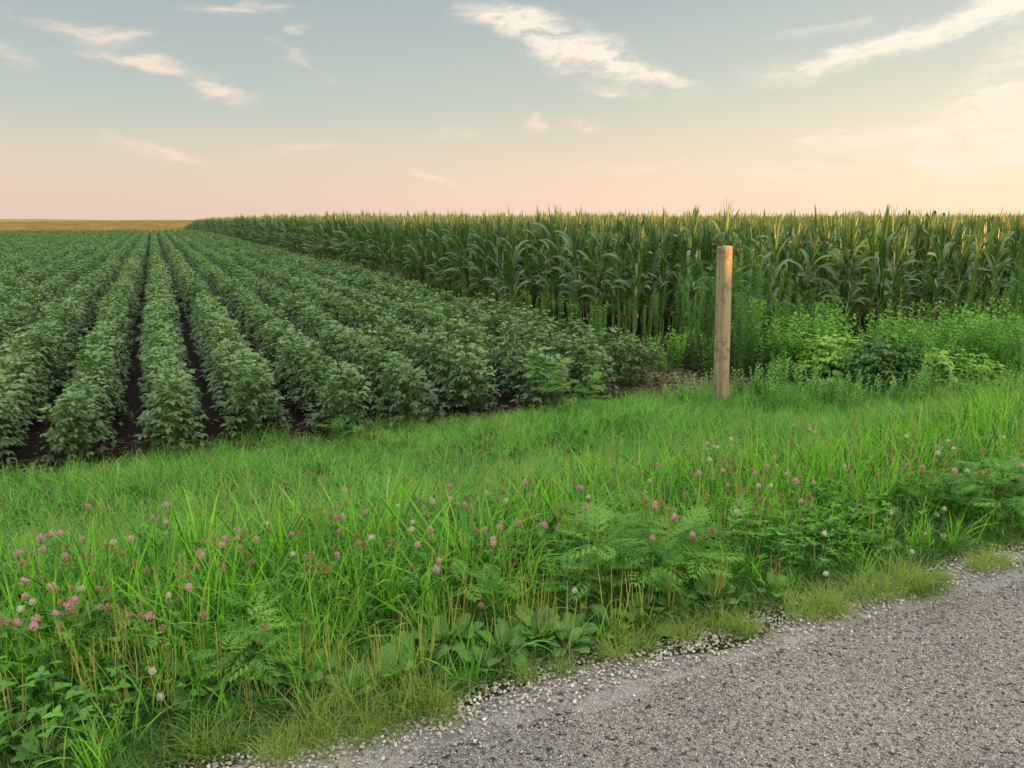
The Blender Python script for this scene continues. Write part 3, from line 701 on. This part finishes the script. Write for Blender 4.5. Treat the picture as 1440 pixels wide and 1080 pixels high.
# ------------------------------------------------------------------ the wooden post
def make_post():
    pu, pv = ray(1013, 566, 0.02); x, y = W(pu, pv); z = G(pu, pv)
    mb = MB(); pts = []; n = 40; seg = 28; V = []; F = []
    H = 1.80-z
    for i in range(n+1):
        t = i/n; zz = -.15+(H+.15)*t; R = .089-.006*t
        for s in range(seg):
            a = 2*math.pi*s/seg; rr = R*(1+.018*math.sin(3*a+1+t*2)+.012*math.sin(7*a+t*5)+.008*math.sin(13*a+9*t))
            if abs(a-4.15) < .12: rr *= .955
            V.append((rr*math.cos(a)+.012*t, rr*math.sin(a), zz+(.004*math.sin(2*a) if i == n else 0)))
    for i in range(n):
        for s in range(seg): F.append((i*seg+s, i*seg+(s+1) % seg, (i+1)*seg+(s+1) % seg, (i+1)*seg+s))
    # a slightly dished top with a worn rim
    b = len(V)
    for s in range(seg): p = V[n*seg+s]; V.append((p[0]*.9+.0012, p[1]*.9, p[2]+.008))
    V.append((.012, 0, H+.004)); 
    for s in range(seg): F.append((n*seg+s, n*seg+(s+1) % seg, b+(s+1) % seg, b+s)); F.append((b+s, b+(s+1) % seg, len(V)-1))
    me = bpy.data.meshes.new('wooden_post'); me.from_pydata(V, [], F); me.materials.append(post_mat()); me.polygons.foreach_set('use_smooth', np.full(len(F), True)); me.update()
    o = link('wooden_post', me); o.location = (x, y, z); o.rotation_euler = (0, -.036, 0)
    tag(o, 'weathered round wooden post standing alone at the edge of the grass', 'post'); return pu, pv
PU, PV = make_post()

# ------------------------------------------------------------------ trees on the skyline
def tree(px, dist, h, wd, label, cone=False, name='tree'):
    xx = (px-720)/1105*dist; uu_, vv_ = UV(xx, dist); z0 = G(uu_, vv_)
    e = empty(name, (xx, dist, z0)); r = random.Random(px); mb = MB()
    tube(mb, [(0,0,-.5), (.1,0,h*.3), (0,.1,h*.62)], [h*.035, h*.028, h*.012], 6, .5); link('trunk', mb.mesh('trunk', M_STEM), e)
    mb = MB()
    for _ in range(900 if not cone else 600):
        if cone:
            t = r.random()**.8; z = h*(.15+.85*t); R = wd*.5*(1-t)**.8*(.75+.35*math.sin(t*31)); a = r.uniform(0,6.28); q = R*math.sqrt(r.random())
        else:
            a = r.uniform(0,6.28); c = r.uniform(-1,1); s_ = math.sqrt(1-c*c); q0 = r.uniform(.55,1)*(1+.18*math.sin(a*3)+.12*math.sin(a*5+c*4)); q = wd*.5*s_*q0; z = h*.64+h*.36*c*q0
        blade(mb, (q*math.cos(a), q*math.sin(a), z), r.uniform(0,6.28), r.uniform(-.8,.8), r.uniform(-1,.5), r.uniform(.5,1.3), r.uniform(.4,.8), 2, 0, r.random(), 0, ovate, r.uniform(-1,1))
    link('crown', mb.mesh('crown', M_TREE), e); tag(e, label, 'tree', 'distant trees on the skyline')
tree(1204, 620, 14.6, 19, 'broad round tree top showing above the corn on the skyline')
tree(1278, 640, 14.8, 6.5, 'slender pointed tree on the skyline, leftmost of the four small ones', True)
tree(1303, 660, 12.4, 6, 'smallest tree top on the skyline, between two pointed ones', True)
tree(1314, 640, 14.6, 8, 'tallest of the three clustered trees on the skyline at right', True)
tree(1327, 650, 13.0, 8, 'rightmost small tree on the skyline above the corn', True)

# ------------------------------------------------------------------ clover flowers
def head_mb(seed, R, mi=0, ragged=0):
    r = random.Random(seed); mb = MB(); n = 70
    tube(mb, [(0,0,-R*.7),(0,0,0),(0,0,R*.6)], [R*.3,R*.62,R*.2], 6, .3, mi)
    for i in range(n):
        z = 1-1.75*(i+.5)/n; a = i*2.39996; s = math.sqrt(max(0, 1-z*z)); el = math.asin(z)
        blade(mb, (.5*R*s*math.cos(a), .5*R*s*math.sin(a), .6*R*z), a, el*.8+.25, el*.8+.25-r.uniform(0,.3+ragged), R*r.uniform(.55,.8), R*.26, 2, 0, r.random(), mi, lance, r.uniform(-1,1))
    return mb
heads = {'p': [head_mb(800+i, .0125).mesh('flower_head', M_PINK) for i in range(3)],
         'b': [head_mb(810+i, .0105, ragged=1.2).mesh('flower_head', M_BROWN) for i in range(3)],
         'w': [head_mb(820+i, .0115).mesh('flower_head', M_WHITE) for i in range(2)]}
def stem_leafy(seed, H):
    r = random.Random(seed); mb = MB(); pts = [(r.gauss(0,.03)-0, r.gauss(0,.03), -.02)]
    bx, by = pts[0][0], pts[0][1]
    pts = [(bx, by, 0), (bx*.5+.01, by*.5, H*.5), (0, 0, H)]
    tube(mb, pts, [.0018,.0015,.0012], 4, .3, 0, False)
    return mb
def leaves_on_stem(seed, H):
    r = random.Random(seed); mb = MB()
    for _ in range(5):
        h = H*r.uniform(.35,.97); a = r.uniform(0,6.28); L = r.uniform(.01,.05); b = (L*math.cos(a), L*math.sin(a), h+.01); t = r.random()
        for q in range(3): blade(mb, b, a+q*2.1, r.uniform(0,.6), r.uniform(-.5,.1), r.uniform(.018,.03), .013, 3, .2, t, 0, ovate)
    return mb
HH = .34
stems = [stem_leafy(840+i, HH).mesh('stem', M_STEM) for i in range(4)]; lvs = [leaves_on_stem(850+i, HH).mesh('leaves', M_CLOVER) for i in range(4)]
FL = []
Z4 = "140,287p 175,276p 60,340p 148,323p 285,292p 451,289p 225,350p 287,348b 230,315b 370,315b 88,435p 90,487p 75,375b 175,455p 190,465p 112,507w 70,533w 235,520p 255,503p 193,549p 125,568p 115,592p 60,580p 40,580b 8,572b 207,590b 250,545b 210,510b 250,462b 282,462w 340,462b 373,462b 325,402b 350,525b 372,525b 450,553b 485,558b 519,558p 583,485w 652,458p 650,415b 680,385p 620,375b 688,335p 697,348p 700,300b 737,290b 768,310p 778,290p 820,260p 822,287p 848,270b 827,320p 848,338b 868,370b 1007,275p 1010,342w 1055,355b 1075,345b 1100,388b 1133,395b 1163,345p 1190,162p 1125,200p 1160,215p 1180,215p 1170,265p 1232,280b 1258,308b 1357,305b 1125,235b 525,745w 555,835w 560,600b 505,400b 468,373b 915,595b 895,645b 705,552b"
Z5 = "12,180p 5,237p 415,120p 415,167p 443,187p 470,188p 410,203b 318,205b 322,228b 355,192b 340,285p 290,342p 545,283p 512,290b 603,275p 577,322p 577,337p 600,132b 551,97p 551,145p 700,105p 669,260p 772,270p 735,245b 710,222b 697,222b 860,207b 880,200b 910,237p 928,245b 880,285b 826,272b 767,335b 912,127p 938,160w 990,290b 1144,75b 1107,18b 1107,50p 1204,38p 1105,147b 1130,143b 1155,143p 1155,180b 1192,185p 1192,200p 1215,187b 1182,315p 1333,307p 1335,325b 1265,237p 1285,240b 1245,212b 1360,68p 1390,62b 1397,17w 370,402p 362,435p 886,515w 267,427b 195,335b 85,340b 62,340b 57,305b 530,570b 810,647b"
Z6 = "102,193w 130,205w 148,208w 203,175w 112,260w 168,257b 70,317p 107,308b 173,305p 40,575p 125,555b 150,575b 355,287p 385,248w 320,370w 373,370w 265,385b 470,293b 520,297b 475,350p 440,322p 553,357p 500,335b 420,412b 328,432b 298,462b 265,450b 237,417b 535,415b 228,480w 683,287w 715,287b 780,280b 535,135w 558,145w 880,485w 597,572w 950,287b 1012,292p 1010,312b 1050,318b 1070,265b 1112,285b 1147,307p 1120,180w 1143,213w 1255,317b 1293,310b 1397,263p 1425,345p 1353,165w 1300,145b 1103,467w 1073,493w 1027,575w 1100,582w 1035,670w 622,748w 820,330b"
for S, x0, y0, kx in ((Z4, 0, 640, .4073), (Z5, 480, 640, .3704), (Z6, 960, 560, .3333)):
    for it in S.split():
        a, b = it[:-1].split(','); FL.append((x0+int(a)*kx, y0+int(b)*kx, it[-1]))
rq = random.Random(4)
for _ in range(100):
    px = rq.uniform(0, 1440); py = 775-.165*px+.00004*px*px+rq.gauss(12, 26); FL.append((px, py, rq.choice('bbbbppw')))
def zone_name(px, py):
    col = ['at left edge', 'left of centre', 'at centre', 'left of post', 'right of post', 'at right edge'][min(5, int(px/240))]
    return col, ('higher up' if py < 700 else 'mid height' if py < 800 else 'lower down')
cnt = {}
FL.sort()
for j, (px, py, ty) in enumerate(FL):
    for hh in (HH*.98, .28, .22, .17, .12, .08):
        u_, v_ = ray(px, py, hh)
        if v_ > 2.45: break
    v_ = max(v_, 2.3); x, y = W(u_, v_); hs = hh/HH
    e = empty('clover_flower', (x, y, G(u_, v_)), RNG.uniform(0, 6.28), hs)
    st = link('stem', stems[j % 4], e)
    if j % 2 == 0: link('leaves', lvs[j % 4], e)['kind'] = 'stuff'
    h = link('flower_head', heads[ty][j % len(heads[ty])], e); h.location = (0, 0, HH); h.rotation_euler = (RNG.normal(0,.35), RNG.normal(0,.35), 0); h.scale = (float(RNG.uniform(.85,1.15))*1.12/hs,)*3
    c, rr = zone_name(px, py); key = (ty, c, rr); cnt[key] = cnt.get(key, 0)+1
    nm = {'p': 'pink clover flower', 'b': 'brown withered clover flower', 'w': 'whitish clover flower'}[ty]
    hgt = {'higher up': 'in the upper grass', 'mid height': 'on the crest', 'lower down': 'near the road'}[rr]
    tag(e, '%s %s %s, %s from left' % (nm, hgt, c, ordinal(cnt[key])), 'flower', 'clover flowers dotted along the verge')

# ------------------------------------------------------------------ plantains by the road
def plantain_proto(seed):
    r = random.Random(seed); e = empty('plantain'); nl = r.randint(7, 9)
    for i in range(nl):
        mb = MB(); a = i*2.4+r.uniform(-.3,.3); L = r.uniform(.075,.125); el = r.uniform(.6, 1.3)
        p = blade(mb, (0,0,-.005), a, el, el-.2, L*.4, .008, 2, 0, .5, 0, lambda t: 1)
        blade(mb, p, a, el-.2, el-r.uniform(.6,1.2), L, L*r.uniform(.52,.68), 8, .16, r.uniform(.15,.95), 0, spoon, r.uniform(-.4,.4), None, 0, wav=.12)
        link('leaf', mb.mesh('leaf', M_PLANT), e)
    for i in range(r.randint(3, 6)):
        mb = MB(); H = r.uniform(.17,.33); a = r.uniform(0,6.28); l = r.uniform(.01,.06); t = r.choice((.3,.5,.6,.8,.98))
        b = (1.5*l*math.cos(a), 1.5*l*math.sin(a)); tube(mb, [(0,0,0), (b[0]*.7,b[1]*.7,H*.45)], [.0016,.0016], 4, t)
        pts = []; rd = []
        for k in range(13): f = k/12; pts.append((b[0]*(.7+.3*f), b[1]*(.7+.3*f), H*(.45+.55*f))); rd.append((.0027+.0006*(k % 2))*(1-.55*f))
        tube(mb, pts, rd, 5, t); link('seed_spike', mb.mesh('seed_spike', M_SPIKE), e)
    return e
pp = [plantain_proto(900+i) for i in range(6)]
spots = []
r = random.Random(77)
for px in range(10, 1060, 21):                     # a band of them along the road side of the verge
    f = px/1060; py = 1010-150*f+r.uniform(-26, 34) if px > 180 else 985+r.uniform(-40,50)
    u_, v_ = ray(px+r.uniform(-10,10), py, .05)
    if v_ < 2.34: v_ = 2.34+r.uniform(0,.2)
    spots.append((u_, v_))
for (px, py) in ((20,1040),(60,1062),(210,965),(95,985),(1090,830),(1150,800),(1230,770),(1000,850),(1270,735),(1120,790)):
    spots.append(ray(px, py, .03))
spots.sort(key=lambda s: s[0])
for j, (u_, v_) in enumerate(spots):
    o = pp[j] if j < 6 else copy_tree(pp[j % 6]); x, y = W(u_, max(v_, 2.3)); o.location = (x, y, G(u_, max(v_, 2.3))+.004); o.rotation_euler = (0,0,r.uniform(0,6.28)); o.scale = (r.uniform(.5,.95),)*3
    tag(o, 'broadleaf plantain with upright seed spikes by the road edge, %s from the left' % ordinal(j+1), 'plantain', 'plantains along the road edge')

# fine light tufts at the very edge
ft = [tuft(950+i, 260, .07, .20, .0014, .0028, .07, 25, 1.9, .06, 4).mesh('grass_tuft', M_TUFT) for i in range(4)]
tf = [(470,1010,1.2),(530,985,1.25),(590,985,1.2),(620,1000,.8),(440,1040,1.0),(560,1005,1.0),(390,1058,.8),(300,1050,1.0),(1130,862,1.0),(1165,850,.9),(1210,838,.9),(1245,832,1.0),(1290,825,1.35),(1320,838,.8),(1180,862,.8),
      (1385,800,.7),(1415,795,.9),(1050,885,.8),(900,905,.9),(960,893,.8),(860,920,.8),(740,950,.6),(790,940,.6),(1350,822,.5),(510,1030,.8),(1010,880,.9),(1060,900,.5)]
tf.sort()
for j, (px, py, s_) in enumerate(tf):
    u_, v_ = ray(px, py, .02); v_ = max(v_, 2.12); x, y = W(u_, v_); o = link('grass_tuft', ft[j % 4]); o.location = (x, y, G(u_, v_)+.005); o.rotation_euler = (0,0,r.uniform(0,6.28)); o.scale = (s_*1.1, s_*1.1, s_*.95)
    tag(o, 'fine yellow-green grass tuft spilling onto the road gravel, %s from the left' % ordinal(j+1), 'grass tuft', 'yellow-green tufts at the road edge')

# ------------------------------------------------------------------ ragweed
def rag_leaf(seed):
    r = random.Random(seed); mb = MB(); L = .12; t = r.random(); n = 5; dr = r.uniform(.5,1.1)
    def pos(f): a = .15-dr*f*.6; return np.array((L*f*math.cos(a*.5), 0, L*f*math.sin(a)*.8))
    for i in range(n):
        f = .22+.72*i/(n-1); p = pos(f); ll = L*(.46*math.sin(math.pi*(.18+.75*(1-f)))+.05)
        for s in (-1, 1):
            az = s*(1.05-.55*f); blade(mb, p, az, .05-.3*f, -.45-.3*f, ll, ll*.15, 3, 0, t, 0, lance)
            for q, (g, la) in enumerate(((.35,.42),(.65,.32))):
                b = p+np.array((math.cos(az), math.sin(az), -.15))*ll*g
                for s2 in (-1, 1): blade(mb, b, az+s2*.75, -.2, -.45, ll*la, ll*.09, 2, 0, t, 0, lance)
    blade(mb, pos(.93), 0, -.5, -.8, L*.22, .010, 3, 0, t, 0, lance)
    tube(mb, [(0,0,0), tuple(pos(.5)), tuple(pos(.95))], [.0013,.001,.0007], 3, t, 0, False)
    return mb.mesh('leaf', M_RAG)
rl = [rag_leaf(1000+i) for i in range(4)]
def ragweed(u_, v_, H, nl, ls, label, spread=.5, seed=0, mats=None):
    r = random.Random(seed*13+5); x, y = W(u_, v_); e = empty('ragweed', (x, y, G(u_, v_)), r.uniform(0,6.28)); mb = MB()
    ends = [(0,0,H)]; tube(mb, [(0,0,0),(0,0,H*.5),(0,0,H*.95)], [.004,.003,.0015], 5, .3)
    for i in range(5):
        a = i*1.257+r.uniform(-.3,.3); q = spread*H*r.uniform(.7,1.1); z = H*r.uniform(.6,.95); p = (q*math.cos(a), q*math.sin(a), z); ends.append(p)
        tube(mb, [(0,0,H*.1),(p[0]*.5,p[1]*.5,z*.6),p], [.003,.0022,.001], 4, .3)
    link('stem', mb.mesh('stem', M_STEM), e)
    for i in range(nl):
        E = ends[i % 6]; f = r.uniform(.25, 1.0)**.7; p = Vector((E[0]*f, E[1]*f, E[2]*(.2+.8*f)))
        o = link('leaf', rl[i % 4], e); a = r.uniform(0,6.28) if r.random() < .5 else math.atan2(E[1], E[0])+r.uniform(-.9,.9)
        o.location = p; o.rotation_euler = (r.uniform(-.3,.3), r.uniform(-.9,.15)*f, a); o.scale = (ls*r.uniform(.7,1.15),)*3
    tag(e, label, 'weed', 'lacy-leaved ragweeds on the verge'); return e
RW = [(870,840,.40,46,1.15,'large lacy ragweed mound on the verge below the clover, left one of the big pair'),
      (955,845,.36,46,1.15,'large lacy ragweed mound, right one of the big pair above the road edge'),
      (815,855,.26,24,.9,'small ragweed at the left foot of the big ragweed mound'),
      (900,800,.40,34,1.0,'ragweed rising behind the pair of big ragweed mounds'),
      (355,965,.26,40,.95,'bright lacy ragweed low on the verge near the bottom left'),
      (90,950,.26,36,.95,'lacy ragweed among plantain spikes near the left edge'),
      (20,975,.24,26,.95,'lacy ragweed cut by the left edge of the photo'),
      (690,870,.24,22,.8,'small ragweed above broad plantain leaves in the middle'),
      (400,900,.30,24,.9,'ragweed half hidden in grass above the bottom left ragweed'),
      (1390,745,.34,44,1.2,'ragweed mound in the verge at the right edge'),
      (1330,730,.32,36,1.1,'ragweed mound left of the one at the right edge'),
      (1435,720,.36,36,1.2,'ragweed at the very right edge above the gravel'),
      (790,592,.62,54,1.15,'bright ragweed standing where the soybeans meet the grass'),
      (822,592,.36,34,1.0,'lower ragweed right of the bright one at the soybean edge'),
      (485,622,.26,30,.9,'small bright ragweed at the foot of the soybean rows'),
      (510,620,.14,18,.9,'tiny ragweed right of the small one under the soybeans')]
for j, (px, py, H, nl, ls, lab) in enumerate(RW):
    u_, v_ = ray(px, py, .0); ragweed(u_, v_, H, nl, ls, lab, .55, j)
    
# ------------------------------------------------------------------ weeds between grass and corn
def leafy_stem_mb(r, H, nst, LL, LW, e_lo, e_hi, n, tb=.5, spread=.12, prof=lance, topclump=True):
    s = MB(); f = MB()
    for k in range(nst):
        a = r.uniform(0,6.28); q = r.uniform(.2,1)*spread; tx, ty = q*math.cos(a)*1.6, q*math.sin(a)*1.6; h = H*r.uniform(.72,1.05)
        tube(s, [(tx*.2,ty*.2,0),(tx*.5,ty*.5,h*.5),(tx,ty,h)], [.004,.003,.0015], 4, .3)
        for i in range(n):
            g = (i+.5)/n; g = g**.8; p = (tx*(.2+.8*g), ty*(.2+.8*g), h*g); az = i*2.4+k
            el = r.uniform(e_lo, e_hi)+.5*max(0, g-.8)*5*.4
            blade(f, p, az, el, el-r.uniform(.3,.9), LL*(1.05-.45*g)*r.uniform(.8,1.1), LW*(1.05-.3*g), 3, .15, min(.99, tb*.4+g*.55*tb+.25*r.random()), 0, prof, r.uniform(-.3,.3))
    return s, f
def two_part(name, meshes, loc, rz, sc, label, cat, group):
    e = empty(name, loc, rz, sc); link('stem', meshes[0], e); f = link('foliage', meshes[1], e); f['kind'] = 'stuff'; tag(e, label, cat, group); return e
def protos2(seeds, M, **kw):
    out = []
    for sd in seeds:
        r_ = random.Random(sd); s, f = leafy_stem_mb(r_, **kw); out.append((s.mesh('stem', M_STEM), f.mesh('foliage', M)))
    return out
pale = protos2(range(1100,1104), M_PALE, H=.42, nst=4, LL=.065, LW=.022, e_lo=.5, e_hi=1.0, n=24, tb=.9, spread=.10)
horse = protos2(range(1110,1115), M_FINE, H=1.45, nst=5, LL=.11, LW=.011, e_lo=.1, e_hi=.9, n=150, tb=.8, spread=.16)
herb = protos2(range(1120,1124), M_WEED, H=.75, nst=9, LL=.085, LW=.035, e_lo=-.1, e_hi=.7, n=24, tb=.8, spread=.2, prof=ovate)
tallw = protos2(range(1130,1133), M_RAG, H=1.0, nst=3, LL=.14, LW=.03, e_lo=.0, e_hi=.7, n=34, tb=.9, spread=.10)
def put(protosx, name, px, py, sc, label, cat, group, j):
    u_, v_ = ray(px, py, 0); x, y = W(u_, v_); return two_part(name, protosx[j % len(protosx)], (x, y, G(u_, v_)-.01), RNG.uniform(0,6.28), sc, label, cat, group)
# pale upright weeds in front
PL = [(935,572,.8),(965,565,1.0),(985,572,1.0),(1000,555,.8),(1045,560,1.0),(1070,563,1.1),(1100,556,1.15),(1125,560,1.2),(1145,567,.9),(1165,572,.9),(1185,577,1.0),(1212,575,.9),(1238,572,1.0),(1262,572,.9),(1290,570,.9),(1115,545,1.0),(1150,548,1.0),(1060,548,.9),(1310,560,1.0),(1340,560,.9),(1375,550,.9),(1225,560,.8),(1195,560,.8)]
PL.sort()
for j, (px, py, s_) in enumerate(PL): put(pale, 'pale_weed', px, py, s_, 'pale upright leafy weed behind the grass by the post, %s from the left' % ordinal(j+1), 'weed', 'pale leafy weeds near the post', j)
# fine tall horseweeds behind the post
HW = [(925,500,.8),(945,498,.9),(965,500,1.05),(985,505,1.2),(1000,498,1.0),(1028,510,1.1),(1045,515,1.3),(1062,508,1.15),(1085,505,.95),(1105,500,.85),(1130,495,.8),(905,498,.7),(880,492,.65),(975,520,.85),(1055,528,.9),(1035,530,.8),(1395,478,.9),(1420,470,1.0),(1438,475,1.0),(1410,485,.8),(1375,480,.7),(840,480,.6),(800,468,.7),(770,462,.75),(1155,495,.75),
      (560,405,.6),(585,412,.7),(620,420,.75),(640,424,.8),(665,430,.8),(690,440,.7),(1330,485,.8),(1350,480,.8)]
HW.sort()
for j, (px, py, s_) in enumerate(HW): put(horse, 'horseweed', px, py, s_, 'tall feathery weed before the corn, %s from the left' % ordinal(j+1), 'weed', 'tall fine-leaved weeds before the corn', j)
# broader herbs
r = random.Random(91); HB = [(r.uniform(1030,1440), r.uniform(485,540), r.uniform(.7,1.3)) for _ in range(70)]+[(r.uniform(860,1010), r.uniform(495,530), r.uniform(.5,.85)) for _ in range(16)]+[(r.uniform(560,860), 0, r.uniform(.6,1.0)) for _ in range(22)]+[(r.uniform(1060,1440), r.uniform(545,588), r.uniform(.35,.65)) for _ in range(34)]
HB = [(a, b if b else 402+(a-560)*.27+r.uniform(0,8), c) for a, b, c in HB]; HB.sort()
for j, (px, py, s_) in enumerate(HB): put(herb, 'leafy_weed', px, py, s_, 'bushy broadleaf weed at the foot of the corn, %s from the left' % ordinal(j+1), 'weed', 'broad-leaved weeds at the foot of the corn', j)
TW = [(1362,535,1.1,'tallest leafy weed standing right of the vine mound'),(1325,540,.7,'leafy weed between the vine mound and the tallest weed'),(1300,545,.65,'leafy weed just right of the vine mound'),(1405,530,.6,'leafy weed right of the tallest weed'),(1180,540,.6,'leafy weed poking up in front of the vine mound'),(1095,535,.55,'leafy weed left of the vine mound')]
for j, (px, py, s_, lab) in enumerate(TW): put(tallw, 'tall_weed', px, py, s_, lab, 'weed', 'tall leafy weeds by the vine mound', j)
# the vine mounds
def vine(px, py, RX, RY, RZ, n, tb, label, seed):
    r = random.Random(seed); u_, v_ = ray(px, py, 0); x, y = W(u_, v_); e = empty('vine_mound', (x, y, G(u_, v_))); f = MB(); s = MB()
    for i in range(n):
        a = r.uniform(0,6.28); c = r.random(); q = r.uniform(.72,1.02)*(1+.16*math.sin(a*3+seed)+.10*math.sin(a*7+c*5)); se = math.sqrt(1-c*c)
        p = (RX*q*se*math.cos(a), RY*q*se*math.sin(a), RZ*q*c); t = min(.99, max(0, tb+.35*(c-.4)+r.uniform(-.25,.25))); L = r.uniform(.06,.11)
        az = a+r.uniform(-1,1); el = r.uniform(-.9,.4)
        for da in (0, .95, -.95): blade(f, p, az+da, el, el-r.uniform(.2,.6), L*(1 if da == 0 else .72), L*.5, 3, .15, t, 0, ovate, r.uniform(-.2,.2))
    for i in range(16):
        a = r.uniform(0,6.28); z = RZ*r.uniform(.8,1.02); tube(s, [(0,0,0),(RX*.5*math.cos(a),RY*.5*math.sin(a),z*.9),(RX*.8*math.cos(a),RY*.8*math.sin(a),z*.7)], [.004,.003,.001], 4, .3)
    link('stem', s.mesh('stem', M_STEM), e); ff = link('foliage', f.mesh('foliage', M_VINE), e); ff['kind'] = 'stuff'
    tag(e, label, 'vine', 'vine-covered mounds of weeds')
vine(1165,545,.55,.5,.66,1500,.85,'bright yellow-green vine mound left of the dark one, in front of the corn',1)
vine(1240,552,.42,.45,.62,1300,.22,'dark green vine mound in front of the corn',2)
vine(1330,545,.6,.5,.42,1100,.75,'low bright vine tangle right of the dark mound',3)
vine(1120,520,.35,.35,.40,600,.25,'small dark vine mound left of the bright one',4)
vine(1270,520,.5,.4,.50,700,.5,'vine tangle behind the dark mound, against the corn',5)

# ------------------------------------------------------------------ litter on the bare soil
def straw(seed):
    r = random.Random(seed); mb = MB()
    for _ in range(6):
        blade(mb, (r.gauss(0,.05), r.gauss(0,.05), r.uniform(.004,.02)), r.uniform(0,6.28), r.uniform(-.05,.2), r.uniform(-.3,.05), r.uniform(.03,.14), r.uniform(.003,.010), 3, 0, r.random(), 0, lance, r.uniform(-1,1))
    return mb
g_str = scatter_group([hidden('straw', straw(1200+i).mesh('residue', M_LITTER)) for i in range(5)])
n = 2600; u = RNG.uniform(-6, 14, n); v = 7.0+RNG.gamma(1.5, .6, n)
u[:900] = RNG.uniform(5.0, 6.6, 900); v[:900] = RNG.uniform(7.3, 9.6, 900)
tag(scatter('crop_residue', g_str, 5, world_pts(u, v, .012), rot_of(n, .15), RNG.uniform(.6, 1.4, n)), 'dead brown stalks and straw littering the bare soil', 'straw', kind='stuff')
g_strw = g_str
n = 1800; u = RNG.uniform(-2, 10, n); v = RNG.uniform(2.15, 2.8, n)
tag(scatter('dry_thatch', g_str, 5, world_pts(u, v, .004), rot_of(n, .15), RNG.uniform(.3, .8, n)), 'dry thatch at the foot of the verge grass', 'straw', kind='stuff')
